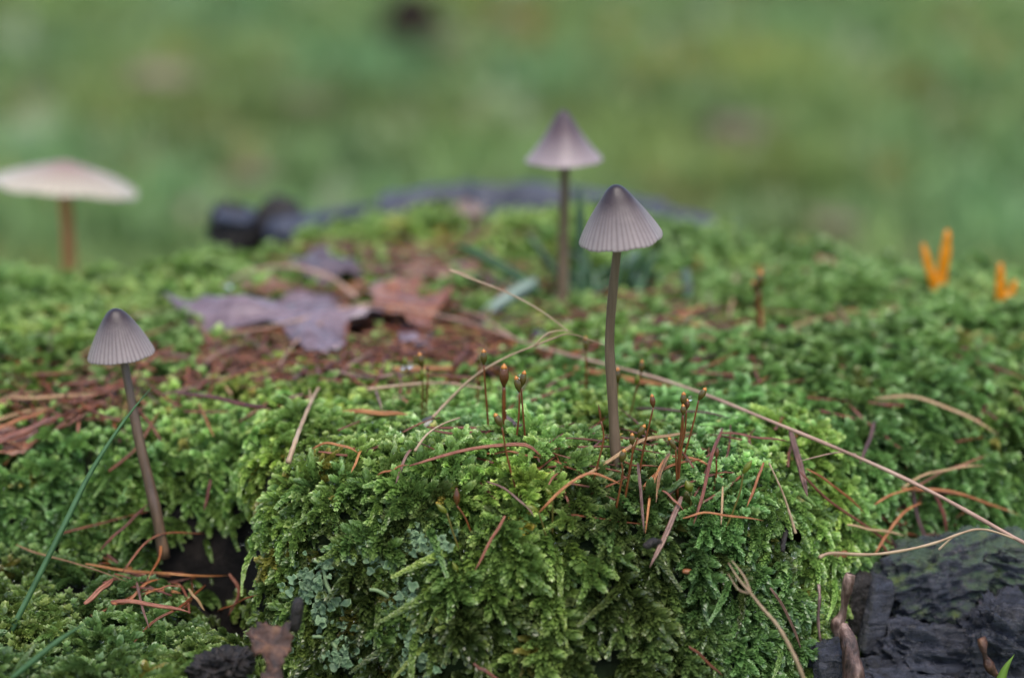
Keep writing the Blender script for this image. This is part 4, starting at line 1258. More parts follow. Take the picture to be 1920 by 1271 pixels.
HAND = [
 ([(768, 872), (860, 848), (930, 834), (985, 835), (1018, 858)], .62, RD, 'long arching pink brown needle lying across the front cushion', G1),
 ([(905, 850), (960, 848), (1022, 860)], .42, O, 'thin orange needle tucked under the long arching one', G1),
 ([(585, 840), (615, 831), (645, 836), (673, 850)], .42, O, 'curved orange needle forming the top of a loop on the moss', G1),
 ([(597, 846), (640, 853), (690, 846), (727, 828)], .42, RD, 'dark red needle forming the bottom of a loop on the moss', G1),
 ([(680, 834), (670, 860), (658, 888)], .45, O, 'short brown needle crossing the right end of the loop', G1),
 ([(782, 828), (758, 862), (742, 908)], .45, PU, 'purple grey needle bending down over the moss left of centre', G1),
 ([(708, 890), (735, 880), (765, 870)], .35, O, 'short orange needle at the left tip of the long arching one', G1),
 ([(947, 778), (985, 822), (1012, 866)], 1.0, PU, 'broad pale pinkish sliver slanting between the capsule stalks', G1),
 ([(800, 800), (870, 803), (950, 804), (1012, 784)], .55, RD, 'dark red needle lying flat behind the largest capsule', G1),
 ([(812, 808), (880, 812), (960, 800)], .45, RD, 'second dark red needle lying flat beneath its twin', G1),
 ([(640, 771), (700, 773), (765, 778)], .8, O, 'flat bundle of tan ridged needles left of the pink bud', G1),
 ([(1012, 960), (1055, 915), (1100, 890), (1132, 892), (1170, 912)], .55, O, 'orange needle arching up to the tall mushroom foot', G1),
 ([(1040, 864), (1075, 880), (1098, 893)], .4, O, 'short orange needle meeting the arch from the left', G1),
 ([(1098, 890), (1150, 858), (1205, 826), (1250, 816), (1300, 811)], .6, TN, 'long greyish tan needle passing before the tall mushroom stem', G1),
 ([(913, 902), (955, 922), (985, 948), (1002, 968)], .42, PU, 'purple needle sunk into the front slope below the stubby capsule', G1),
 ([(947, 968), (922, 1010), (890, 1070)], .5, RD, 'straight red needle stuck slanting down the front face', G1),
 ([(1355, 802), (1336, 850), (1318, 925), (1300, 985)], .55, RD, 'long reddish needle leaning upright right of the tight cluster', G1),
 ([(1256, 850), (1238, 885), (1230, 940)], .6, TN, 'short pale straw yellow needle standing by the tight cluster', G1),
 ([(1196, 868), (1202, 930), (1208, 1000)], .5, PU, 'upright purple needle right beside the tall mushroom foot', G1),
 ([(1244, 862), (1222, 915), (1210, 998)], .4, O, 'thin orange needle leaning against the pale yellow one', G1),
 ([(1278, 930), (1256, 985), (1218, 1065)], .8, PU, 'broad purple grey needle running down the cushion front', G1),
 ([(1240, 918), (1262, 935), (1282, 957)], .4, RD, 'tiny pink needle crossing the broad purple one', G1),
 ([(1432, 866), (1418, 905), (1400, 952)], .42, O, 'short dark brown needle standing at the right of the cushion', G1),
 ([(1280, 970), (1320, 962), (1370, 966), (1432, 977)], .38, O, 'thin brown needle bridging the moss below the leaning one', G1),
 ([(1355, 912), (1354, 945), (1352, 985)], .35, TN, 'short pale bent needle poking out of the moss', G1),
 ([(1060, 872), (1040, 892), (1024, 915)], .32, RD, 'very short red needle standing left of the arch', G1),
 ([(1190, 765), (1250, 768), (1310, 772), (1372, 785)], .5, PU, 'purple red needle lying flat behind the tight cluster', G1),
 ([(1350, 810), (1410, 818), (1480, 828)], .5, RD, 'red needle lying flat under the long straw', G1),
 ([(1482, 808), (1498, 865), (1514, 930)], 1.0, PU, 'wide flattened purple needle below the long straw', G2),
 ([(1500, 886), (1560, 942), (1640, 998), (1702, 1036)], .55, RD, 'long red needle slanting down towards the bark', G2),
 ([(1512, 878), (1570, 915), (1622, 962)], .42, O, 'orange needle slanting parallel above the long red one', G2),
 ([(1588, 984), (1640, 993), (1698, 1003)], .55, TN, 'straight pale tan needle lying in green moss by the bark', G2),
 ([(1690, 915), (1770, 920), (1850, 942), (1915, 968)], .6, O, 'long orange needle arching right over the nest', G2),
 ([(1720, 922), (1790, 925), (1862, 950)], .5, O, 'second orange needle close under the arching one', G2),
 ([(1640, 945), (1690, 920), (1745, 914)], .45, O, 'curved orange needle entering the nest from the left', G2),
 ([(1712, 918), (1722, 975), (1748, 1032)], .7, PU, 'thick purple needle hanging down from the nest', G2),
 ([(1748, 915), (1768, 960), (1776, 1004)], .65, RD, 'thick red needle bent down to the bark edge', G2),
 ([(1640, 1040), (1685, 970), (1730, 940)], .5, O, 'brown needle rising from the bark to the nest', G2),
 ([(1652, 1018), (1672, 1050), (1690, 1078)], .6, RD, 'pink red needle propped on the dark wood stub', G2),
 ([(1668, 1005), (1684, 1035), (1694, 1062)], .4, PU, 'thin purple needle next to the pink red one', G2),
 ([(1592, 760), (1640, 804), (1692, 842)], .55, RD, 'blurred straight red needle pointing down right', G2),
 ([(1640, 790), (1630, 825), (1612, 868)], .7, PU, 'blurred broad purple needle crossing under the straight red one', G2),
 ([(1640, 746), (1720, 746), (1800, 774), (1874, 816)], .6, TN, 'long tan needle arching over the moss at far right', G2),
 ([(1700, 920), (1780, 880), (1850, 855)], .45, RD, 'dark red needle pointing up right from the nest', G2),
 ([(1690, 915), (1740, 888), (1790, 878), (1845, 872)], .5, TN, 'pale bent needle at the top of the nest', G2),
 ([(1705, 1020), (1740, 1003), (1778, 1004)], .4, PU, 'pale purple needle lying along the bark edge', G2),
 ([(1292, 1210), (1320, 1234), (1356, 1268)], .45, O, 'orange needle sticking out at the bottom of the cushion', G1),
 ([(1652, 1172), (1640, 1225), (1630, 1280)], .42, O, 'thin orange needle hanging in front of the dark bark', G2),
 ([(1444, 1100), (1478, 1155), (1504, 1222)], .45, PU, 'brown needle hanging beside the pale straw at the cushion edge', G2),
 ([(888, 1244), (910, 1258), (940, 1275)], .5, RD, 'red needle poking from the bottom of the front face', G1),
 ([(320, 734), (400, 746), (460, 758), (508, 768)], .85, RD, 'thick dark red needle lying left of the pale cushion', G4),
 ([(20, 746), (110, 744), (200, 736)], .75, TN, 'blurred tan needle lying flat left of the small mushroom', G4),
 ([(172, 734), (230, 716), (292, 688)], .75, O, 'blurred orange needle passing behind the small mushroom stem', G4),
 ([(-20, 838), (50, 806), (125, 776)], 1.3, RD, 'thick red twig like needle at the left edge', G4),
 ([(-20, 806), (30, 790), (90, 768)], .8, O, 'rusty needle above the thick red one at the left edge', G4),
 ([(204, 882), (250, 846), (300, 770)], .6, O, 'orange needle slanting up behind the small mushroom', G4),
 ([(372, 756), (388, 790), (402, 822)], .5, O, 'short bent rusty needle hooked over the moss', G4),
 ([(395, 898), (390, 925), (382, 960)], .55, RD, 'reddish needle hanging over the dark hollow', G3),
 ([(188, 1030), (235, 985), (282, 942)], .5, RD, 'straight red needle pointing to the small mushroom foot', G3),
 ([(30, 1020), (85, 1042), (165, 1062), (240, 1092)], .38, TN, 'pale brown needle crossed by the long green blade', G3),
 ([(160, 1058), (250, 1070), (340, 1078), (432, 1078)], .42, O, 'long orange needle lying level across the low ledge', G3),
 ([(230, 1072), (270, 1020), (320, 998), (386, 1001)], .42, O, 'bowed orange needle arching below the small mushroom foot', G3),
 ([(300, 985), (300, 1040), (276, 1088)], .45, O, 'orange needle hanging down from the small mushroom foot', G3),
 ([(208, 1126), (280, 1132), (357, 1148)], .85, RD, 'thick wine red needle lying at the front of the low ledge', G3),
 ([(385, 1098), (335, 1138), (285, 1168), (250, 1204)], .42, O, 'orange needle crossing under the wine red one', G3),
 ([(430, 1074), (448, 1110), (428, 1156)], .55, RD, 'bent red needle at the right end of the low ledge', G3),
 ([(408, 1146), (445, 1130), (482, 1113)], .42, O, 'short pink needle pointing into the dark hollow', G3),
 ([(285, 1108), (310, 1100), (346, 1098)], .42, O, 'short orange needle above the wine red one', G3),
 ([(353, 1104), (368, 1122), (384, 1144)], .5, TN, 'short pale tan chip of needle on the low ledge', G3),
 ([(158, 1132), (190, 1104), (216, 1082)], .8, RD, 'frayed reddish needle bundle at the left of the low ledge', G3),
 ([(255, 1085), (265, 1130), (280, 1180)], .4, PU, 'thin purple needle crossing the wine red one upright', G3),
 ([(1568, 572), (1608, 635), (1642, 694)], .75, TN, 'blurred tan needle slanting in soft moss at right', G4),
 ([(1426, 575), (1428, 640), (1426, 690)], .65, O, 'blurred upright orange needle below the thick capsule', G4),
 ([(1380, 512), (1374, 560), (1366, 600)], .6, TN, 'blurred upright tan needle left of the thick capsule', G4),
 ([(1020, 684), (1140, 703), (1262, 726)], .9, O, 'broad blurred orange needle passing behind the tall stem', G4),
 ([(1190, 642), (1240, 632), (1300, 626)], .7, PU, 'blurred purple needle right of the tall stem', G4),
 ([(1180, 660), (1300, 672), (1420, 640)], .6, PU, 'long blurred purplish needle behind the pale soft capsule', G4),
 ([(1230, 600), (1290, 585), (1330, 572)], .8, O, 'blurred orange needle in the litter right of the dark grass', G4),
 ([(646, 545), (652, 600), (640, 690)], .6, O, 'upright orange needle standing before the purple leaf', G4),
 ([(600, 730), (596, 690), (588, 650)], .55, PU, 'dark forked twig like needle below the purple leaf', G4),
 ([(598, 728), (575, 770), (545, 860)], .5, PU, 'greyish needle leaning in the moss below the purple leaf', G4),
 ([(705, 732), (710, 748), (716, 770)], .55, PU, 'short dark stub of needle left of the pink bud', G1),
]
for h in HAND:
    needle(*h)

ZONES = [  # u, v, spread u, spread v, count, width, group, where
 (520, 690, 170, 45, 34, .45, 'rusty needles scattered round the purple leaf', 'in the litter below the purple leaf'),
 (860, 660, 170, 50, 54, .45, 'rusty needles in the litter behind the capsules', 'in brown litter behind the moss capsules'),
 (1240, 640, 110, 45, 28, .45, 'rusty needles right of the tall stem', 'in moss right of the tall stem'),
 (140, 740, 150, 60, 28, .45, 'rusty needles behind the small mushroom', 'in the moss around the small mushroom'),
 (1745, 945, 70, 44, 34, .42, 'rusty needles in the nest by the bark', 'tangled in the nest above the bark'),
 (330, 1090, 110, 40, 18, .36, 'fine needles on the low ledge', 'on the low mossy ledge'),
 (780, 500, 260, 50, 34, .55, 'rusty needles on the far rim', 'on the far mossy rim'),
 (1500, 560, 160, 70, 10, .42, 'rusty needles in the soft moss at right', 'sunk in the soft moss at right'),
 (1180, 920, 130, 40, 14, .32, 'thin needles around the tall stem foot', 'in moss around the tall mushroom foot'),
 (1560, 900, 120, 50, 12, .4, 'rusty needles below the long straw', 'in green moss below the long straw'),
]
HUE = {O: 'orange', RD: 'dark red', TN: 'tan', PU: 'purplish'}
for u, v, su, sv, k, wd, grp, where in ZONES:
    for _ in range(k):
        uu = u + random.uniform(-su, su); vv = v + random.uniform(-sv, sv)
        q = surf(uu, vv, 2.0)
        a = random.uniform(0, math.pi); L = random.uniform(5, 15) * (0.55 if 'nest' in grp or 'thin' in grp or 'fine' in grp or 'straw' in grp else 1)
        bend = random.uniform(-0.25, 0.25) * L
        d = np.array([math.cos(a), math.sin(a), 0]); s = np.array([-math.sin(a), math.cos(a), 0])
        pts_ = []
        for t in (-1, -0.4, 0.3, 1):
            p = q + d * L * t + s * bend * (1 - t * t)
            p[2] = Hs(p[0], p[1]) + random.uniform(2.2, 5.2)
            pts_.append(p)
        zm = [p[2] for p in pts_]
        if max(zm) - min(zm) > L * 0.9 or min(zm) < -30:
            continue
        lin = np.linspace(zm[0], zm[-1], 4)
        for p, zl in zip(pts_, lin): p[2] = max(p[2] * 0.5 + zl * 0.5, Hs(p[0], p[1]) + 2.0)
        pth = catmull(pts_, 10)
        w_ = wd * random.uniform(0.5, 0.95)
        mt = random.choice([O, RD, RD, TN, PU, O])
        o = needle_obj('pine_needle', pth, lambda t: w_ * (1.0 if t < 0.75 else max(0.15, 1 - ((t - 0.75) / 0.25) ** 1.6 * 0.85)), M[mt])
        deg = math.degrees(a)
        way = 'lying level' if deg < 22 or deg > 158 else 'slanting up right' if deg < 68 else 'pointing away' if deg < 112 else 'slanting up left'
        size = 'short' if L < 7 else 'long' if L > 11.5 else 'middling'
        bow = ' bowed' if abs(bend) > 0.14 * L else ' straight' if abs(bend) < 0.06 * L else ''
        tag(o, '%s%s %s pine needle %s %s' % (size, bow, HUE[mt], way, where), 'pine needle', grp)

# the rest of the needle litter, past counting: one mass of fine broken needles half sunk in the moss
LV = []; LF = []; LU = []
for u, v, su, sv, k, wd in ((520, 690, 200, 55, 70, .34), (840, 670, 210, 60, 90, .34), (1240, 640, 150, 65, 90, .36), (140, 745, 170, 65, 60, .34), (1750, 945, 80, 50, 46, .32),
                            (780, 520, 300, 55, 60, .4), (1120, 880, 320, 90, 80, .22), (330, 1070, 140, 50, 26, .26), (1560, 680, 300, 130, 70, .32), (1560, 920, 140, 60, 26, .28)):
    for _ in range(k):
        q = surf(random.gauss(u, su * 0.6), random.gauss(v, sv * 0.6), 3.0)
        a = random.uniform(0, math.pi); L = random.uniform(2.5, 8.0); bend = random.uniform(-0.2, 0.2) * L
        d = np.array([math.cos(a), math.sin(a), 0]); sv_ = np.array([-math.sin(a), math.cos(a), 0])
        z0 = random.uniform(2.6, 5.6); z1 = random.uniform(2.6, 5.6)
        pth = [q + d * L * t + sv_ * bend * (1 - t * t) for t in (-1, -0.5, 0, 0.5, 1)]
        zc = [float(Hs(p[0], p[1])) for p in pth]
        if max(zc) - min(zc) > L: continue
        for p, t, zz in zip(pth, (0, .25, .5, .75, 1), zc): p[2] = 0.5 * zz + 0.5 * (zc[0] + (zc[-1] - zc[0]) * t) + z0 + (z1 - z0) * t
        V, F = tube(pth, lambda t: wd * random.uniform(0.8, 1.0) * (1 if t < 0.7 else 0.6), 5, 0.5)
        b0 = len(LV); LV += V; LF += [tuple(b0 + i for i in f) for f in F]
        o1 = random.random() * 50
        LU += [((i % 5) / 5 + o1, (i // 5) * L * 0.05 + o1) for i in range(len(V))]
lo = obj('needle_litter', LV, LF, M[O], base=(0, 360, 5))
ul = lo.data.uv_layers.new(name='UVMap')
li = np.empty(len(lo.data.loops), np.int32); lo.data.loops.foreach_get('vertex_index', li)
ul.data.foreach_set('uv', np.array(LU, np.float32)[li].ravel())
tag(lo, 'fine broken rusty needle litter strewn through the moss', 'litter', kind='stuff')

# ------------------------------------------------------------------ dry straws and green blades
def straw(label, main, w, mat, branches=(), cat='straw', name='dry_straw', n=40, sides=7):
    pix, ys, lift = main
    pth = route(pix, lift, ys, n, 6.3)
    t = thing(name, label, cat, pth[0])
    wv = lambda s: w * (1.05 - 0.5 * s) * (1 + 0.12 * math.sin(s * 60))
    V, F = tube(pth, wv, sides)
    obj('stalk', V, F, mat, t)
    for pix, ys, lift, bw in branches:
        p2 = route(pix, lift, ys, 22, 5.6)
        V, F = tube(p2, lambda s: bw * (1 - 0.7 * s), 6)
        obj('side_branch', V, F, mat, t)
    return t
straw('long pinkish dry grass stalk lying across the stump from the bark to the purple leaf',
      ([(1990, 1052), (1900, 1008), (1800, 950), (1700, 898), (1570, 840), (1440, 788), (1330, 742), (1250, 714), (1150, 686), (1000, 650), (930, 620), (860, 600), (760, 577), (690, 571)],
       [298, 302, 308, 314, 320, 326, 331, 335, 341, 356, 364, 372, 382, 388], 0), 0.33, M['straw_pink'],
      [([(690, 571), (620, 584), (540, 605), (430, 628)], [388, 386, 384, 380], 0, 0.42), ([(700, 572), (620, 596), (560, 635), (522, 684)], [387, 382, 376, 368], 0, 0.4),
       ([(668, 558), (620, 520), (545, 500), (470, 506), (412, 538)], [388, 390, 391, 390, 388], 0, 0.5), ([(960, 632), (900, 592), (850, 575)], [361, 368, 374], 0, 0.26),
       ([(1605, 853), (1570, 848), (1500, 864)], [318, 319, 321], 0, 0.22)])
t = straw('fine pale grass stalk with a dark and white floret rising over the capsules',
      ([(812, 782), (840, 752), (890, 705), (945, 672), (985, 655), (1003, 648)], [322, 322, 322, 323, 323, 323], 0), 0.24, M['straw'],
      [([(1003, 648), (1025, 626), (1050, 620), (1075, 622)], [323] * 4, 0, 0.2), ([(1003, 648), (1040, 634), (1072, 626), (1140, 650)], [323, 323, 323, 324], 0, 0.2)])
p0 = P(812, 779, 322); p1 = P(778, 808, 322)
V, F = tube([p0 + (p1 - p0) * q for q in np.linspace(0, 1, 8)], [0.1, 0.4, 0.62, 0.7, 0.66, 0.5, 0.28, 0.05], 9, 0.7)
obj('floret', V, F, M['floret'], t)
p0 = P(812, 785, 321); p1 = P(782, 812, 321)
V, F = tube([p0 + (p1 - p0) * q for q in np.linspace(0, 1, 8)], [0.05, 0.25, 0.38, 0.42, 0.4, 0.3, 0.2, 0.04], 8, 0.6)
obj('husk', V, F, M['floret_pale'], t)
straw('thread thin dry stem with small dark nodes in the air behind the capsules',
      ([(842, 506), (880, 522), (920, 536), (960, 553), (1010, 580), (1045, 605), (1066, 622)], [332, 331, 330, 329, 327, 325, 324], 0), 0.15, M['straw'],
      [([(842, 506), (868, 513), (890, 522)], [332, 332, 331], 0, 0.2)])
straw('thin wavy straw resting on moss and bark at the right', ([(1536, 1045), (1560, 1036), (1640, 1040), (1740, 1022), (1800, 1000), (1840, 991), (1890, 1005), (1960, 1035)], [293, 294, 297, 299, 301, 302, 302, 302], 0), 0.26, M['straw'],
      [([(1760, 1030), (1785, 1008), (1810, 997)], [302, 302, 301], 0, 0.2)])
straw('pale straw hanging down the right end of the cushion, forked at its top', ([(1512, 1285), (1490, 1230), (1460, 1175), (1430, 1140), (1408, 1112)], [281, 281, 282, 283, 284], 0), 0.3, M['straw'],
      [([(1408, 1112), (1385, 1085), (1366, 1055)], [284, 285, 287], 0, 0.2), ([(1408, 1112), (1395, 1080), (1372, 1050)], [284, 285, 287], 0, 0.2), ([(1408, 1112), (1385, 1105), (1365, 1075)], [284, 285, 286], 0, 0.18)])
straw('thin vertical straw standing in the moss right of the cushion', ([(1492, 1000), (1480, 960), (1466, 920), (1442, 868)], [300, 301, 302, 304], 0), 0.22, M['straw'])
straw('short pale forked straw left of the front cushion', ([(540, 868), (560, 810), (585, 750), (598, 726)], [330, 331, 332, 333], 0), 0.4, M['straw'], [([(572, 780), (582, 755), (580, 728)], [331, 332, 333], 0, 0.3)])
straw('thin curved stalk lying in the moss beneath the floret', ([(778, 845), (800, 815), (830, 795), (862, 783)], None, 2.5), 0.2, M['straw'])
straw('slender pale stalk lying level behind the capsule pair', ([(690, 730), (760, 722), (830, 718), (905, 728)], None, 3.0), 0.3, M['straw'])

def blade(label, pix, w, mat, ys=None, lift=2.5, n=24, fold=0.25, tipq=0.25, name='grass_blade'):
    pth = route(pix, lift, ys, n)
    m = len(pth); V = []; F = []
    for i, p in enumerate(pth):
        t = pth[min(i + 1, m - 1)] - pth[max(i - 1, 0)]; t = t / np.linalg.norm(t)
        vd = p - np.array([0, 0, CAMZ + 25]); vd = vd / np.linalg.norm(vd)
        s = np.cross(t, vd); s /= np.linalg.norm(s)
        nn = np.cross(s, t)
        q = i / (m - 1)
        ww = w * min(1, 0.65 + q * 2) * (1 if q < 1 - tipq else max(0.05, (1 - q) / tipq))
        V += [p - s * ww, p + nn * (ww * fold) , p + s * ww, p + nn * (ww * fold + 0.12)]
    for i in range(m - 1):
        for k in range(4):
            a = i * 4 + k; b = i * 4 + (k + 1) % 4
            F.append((a, b, b + 4, a + 4))
    F.append((0, 1, 2, 3)); F.append((4 * m - 1, 4 * m - 2, 4 * m - 3, 4 * m - 4))
    o = obj(name, V, F, mat)
    return tag(o, label, 'grass blade')
blade('long bluish green grass blade crossing in front of the small mushroom', [(-25, 1290), (10, 1205), (60, 1105), (120, 985), (170, 885), (225, 800), (262, 752), (293, 717)], 0.42, M['blade'], [296, 297, 299, 302, 305, 307, 308, 309], tipq=0.5)
blade('short bluish green grass blade at the bottom left corner', [(0, 1290), (60, 1240), (110, 1200), (172, 1160)], 0.42, M['blade'], [281, 281, 282, 283], tipq=0.4)
blade('bright green grass tip before the bark at the bottom right corner', [(1868, 1300), (1884, 1255), (1902, 1226)], 0.8, simple('grass_tip', [(0.3, (0.14, 0.28, 0.04)), (0.7, (0.24, 0.42, 0.07))], 200, 0.4, 0.2, 0.0002), [297, 297, 297], tipq=0.8)
yg = y3
blade('dark grass blade leaning far left behind the pale mushroom', [(1010, 545), (960, 512), (900, 478), (850, 455)], 1.0, M['blade_dark'], [yg - 4, yg + 1, yg + 6, yg + 10])
blade('dark upright grass blade just right of the pale mushroom stem', [(1100, 590), (1092, 500), (1088, 420), (1088, 345)], 0.9, M['blade_dark'], [yg + 3, yg + 4, yg + 6, yg + 8])
blade('wide pale bluish grass blade bent to the left behind the straws', [(1008, 526), (965, 550), (925, 578), (898, 606)], 1.25, M['blade_pale'], [yg - 2, yg - 5, yg - 8, yg - 12], tipq=0.15)
blade('narrow pale bluish grass blade pointing left above the wide one', [(1000, 545), (940, 532), (880, 522), (848, 514)], 0.8, M['blade_dark'], [yg + 4, yg + 6, yg + 8, yg + 9])
blade('pale bluish blade drooping to the moss at lower left of the tuft', [(940, 600), (905, 615), (880, 640)], 1.0, M['blade_pale'], [yg - 14, yg - 17, yg - 20])
blade('thin dark blade slanting behind the pale mushroom stem', [(1050, 520), (1010, 465), (985, 438)], 0.7, M['blade_dark'], [yg + 8, yg + 12, yg + 14])
blade('pale blue blade standing behind the tall stem', [(1185, 560), (1186, 510), (1192, 465)], 1.2, M['blade_pale'], [yg + 4, yg + 6, yg + 8], tipq=0.2)
blade('pale blue blade stub right of the tall stem', [(1290, 555), (1288, 525), (1282, 500)], 0.9, M['blade_pale'], [yg, yg, yg], tipq=0.2)
for k in range(22):
    u0 = 1080 + random.uniform(-10, 130); v0 = 588 + random.uniform(-12, 10)
    du = random.uniform(-60, 90); dv = random.uniform(50, 125)
    q = surf(u0, v0, 0)
    lean = ('leaning left' if du < -25 else 'leaning right' if du > 35 else 'nearly upright') + (', by the pale stem' if u0 < 1115 else ', mid tuft' if u0 < 1160 else ', right side')
    blade('%s dark green blade of the low tuft, %s' % ('short' if dv < 75 else 'tall' if dv > 105 else 'middling', lean), [(u0, v0), (u0 + du * 0.35, v0 - dv * 0.65), (u0 + du, v0 - dv)], random.uniform(0.55, 1.0), M['blade_dark'], [q[1] + 2, q[1] + 3, q[1] + 4 + random.uniform(-6, 8)], n=10)['group'] = 'dark blades of the low tuft'

# ------------------------------------------------------------------ dead leaves
def leaf(label, outline, ys, mat, curl=1.5, seed=0, thick=0.25, name='dead_leaf', rings=7, cat='leaf', veins=((0.0, 0.0),)):
    """outline seen at (u, v), each corner at its own distance; a thin curled sheet with real thickness"""
    if isinstance(ys, (int, float)):       # lies on the surface, ys mm above it
        q = np.array([surf(u, v, ys) for u, v in outline])
        A_ = np.stack([q[:, 0], q[:, 1], np.ones(len(q))], 1)
        co = np.linalg.lstsq(A_, q[:, 2], rcond=None)[0]
        pts_ = []
        for u, v in outline:
            d = ray(u, v); t = (CAMZ - co[2]) / (co[0] * d[0] + co[1] * d[1] - d[2])
            pts_.append(d * t + np.array([0, 0, CAMZ]))
    else:
        pts_ = [P(u, v, yy) for (u, v), yy in zip(outline, ys)]
    pts_ = catmull(pts_ + [pts_[0]], 56)[:-1]
    pts_ = np.array(pts_); c = pts_.mean(0)
    m = len(pts_); V = [c]; F = []
    for j in range(1, rings + 1):
        q = j / rings
        for i in range(m):
            edge = 1 + (0.07 * math.sin(i * 2.1 + seed) + 0.05 * math.sin(i * 3.7)) * (q ** 6)
            p = c + (pts_[i] - c) * q * edge
            d = mn.fractal(Vector((p[0] * 0.12 + seed, p[1] * 0.12, 0.3)), 1.0, 2.0, 3)
            d2 = mn.fractal(Vector((p[0] * 0.5 + seed, p[1] * 0.5, 1.3)), 1.0, 2.0, 3)
            vein = -0.35 * abs(math.sin(i * 7 * math.pi / m)) * q * (1 - 0.6 * q)
            p = p + np.array([0, 0, d * curl + d2 * 0.28 * min(1, curl) + vein * min(1, curl) * 1.6 + 0.9 * curl * (q ** 3) * math.sin(i * 5 * 2 * math.pi / m + seed) * 0.35])
            V.append(p)
    V[0] = V[0] + np.array([0, 0, mn.fractal(Vector((c[0] * 0.12 + seed, c[1] * 0.12, 0.3)), 1.0, 2.0, 3) * curl])
    for i in range(m): F.append((0, 1 + i, 1 + (i + 1) % m))
    for j in range(rings - 1):
        for i in range(m):
            a = 1 + j * m + i; b = 1 + j * m + (i + 1) % m
            F.append((a, a + m, b + m, b))
    b0 = len(V)
    V += [v - np.array([0, 0.0, thick]) for v in list(V)]
    F += [tuple(b0 + q for q in reversed(f)) for f in list(F)]
    for i in range(m):
        a = 1 + (rings - 1) * m + i; b = 1 + (rings - 1) * m + (i + 1) % m
        F.append((a, a + b0, b + b0, b))
    o = obj(name, V, F, mat)
    return tag(o, label, cat)
leaf('large purple grey dead leaf lying lobed on the moss at centre left',
     [(318, 564), (400, 562), (470, 558), (545, 542), (620, 548), (690, 566), (722, 592), (690, 598), (650, 606), (636, 650), (592, 656), (548, 632), (520, 606), (440, 604), (372, 594)], 5.4, M['leaf_purple'], 2.6, 1)
leaf('torn reddish dead leaf right behind the large purple one', [(690, 530), (760, 520), (835, 532), (845, 560), (800, 590), (810, 615), (770, 605), (735, 590), (700, 570)], 6.0, M['leaf_red'], 2.2, 4)
leaf('small pinkish curled dead leaf scrap below the reddish one', [(735, 596), (800, 590), (812, 620), (792, 650), (770, 640), (755, 650), (745, 622)], 4.5, M['leaf_purple'], 1.5, 6)
leaf('dark purplish dead leaf curled up behind the large one', [(545, 492), (590, 470), (640, 482), (680, 505), (640, 520), (590, 522), (555, 512)], 6.0, M['leaf_dusk'], 2.2, 9)
leaf('orange brown dead leaf strip behind the straw arc', [(450, 530), (520, 512), (600, 524), (680, 530), (650, 548), (560, 542), (480, 548)], 4.5, M['leaf_brown'], 1.6, 12)
leaf('rusty dead leaf scrap in the litter before the far rim', [(740, 500), (800, 484), (870, 492), (900, 512), (840, 522), (780, 520)], 4.5, M['leaf_brown'], 1.8, 15)
leaf('brown red leaf scrap sunk in moss at the left edge', [(-30, 800), (40, 788), (85, 800), (60, 830), (0, 842), (-30, 838)], 4.0, M['leaf_red'], 1.4, 18)
leaf('rusty leaf scrap on the moss at upper right', [(1530, 486), (1580, 484), (1605, 496), (1580, 504), (1540, 498)], 4.0, M['leaf_brown'], 1.0, 21)
leaf('orange brown leaf scrap on the top of the far rim', [(820, 392), (860, 376), (905, 384), (900, 400), (850, 404)], 4.5, M['leaf_brown'], 1.0, 24)
# fallen leaves far behind on the ground
def ground_hit(u, v, h=22):
    d = ray(u, v); t = (CAMZ + 132 - h) / -d[2]
    return d * t + np.array([0, 0, CAMZ])
for u, v, r_, lab in ((300, 148, 60, 'pale tan fallen leaf blurred on the ground at upper left'), (575, 195, 45, 'brownish fallen leaf blurred on the ground left of the dark mushroom'),
                      (1385, 245, 60, 'dark brown fallen leaf blurred on the ground at right'), (350, 395, 45, 'pinkish fallen leaf blurred near the dark wood block'), (958, 30, 30, 'rusty leaf standing blurred at the top of the picture'),
                      (470, 330, 40, 'faint brown leaf blurred above the dark wood block'), (1560, 420, 50, 'grey brown leaf on the ground behind the right rim')):
    c = ground_hit(u, v)
    mmpx = np.linalg.norm(c - np.array([0, 0, CAMZ])) / FPX
    V = []; F = []
    m = 20
    rr_ = r_ * mmpx
    V.append(c + np.array([0, 0, rr_ * 0.35]))
    for j in (0.5, 1.0):
        for i in range(m):
            a = 2 * math.pi * i / m
            k = 1 + 0.3 * math.cos(5 * a) * (j > 0.6)
            V.append(c + np.array([math.cos(a) * rr_ * j * k, math.sin(a) * rr_ * 1.6 * j * k, (0.35 - 0.3 * j) * rr_ + 0.12 * rr_ * math.sin(3 * a)]))
    for i in range(m):
        F.append((0, 1 + i, 1 + (i + 1) % m)); a = 1 + i; b = 1 + (i + 1) % m
        F.append((a, a + m, b + m, b))
    b0 = len(V)
    V += [q - np.array([0, 0, 1.0]) for q in list(V)]
    F += [tuple(b0 + q for q in reversed(f)) for f in list(F)]
    for i in range(m):
        a = 1 + m + i; b = 1 + m + (i + 1) % m
        F.append((a, a + b0, b + b0, b))
    tag(obj('fallen_leaf', V, F, M['leaf_far'] if 'pale' in lab or 'pink' in lab else M['leaf_mid']), lab, 'leaf', 'fallen leaves on the ground behind')

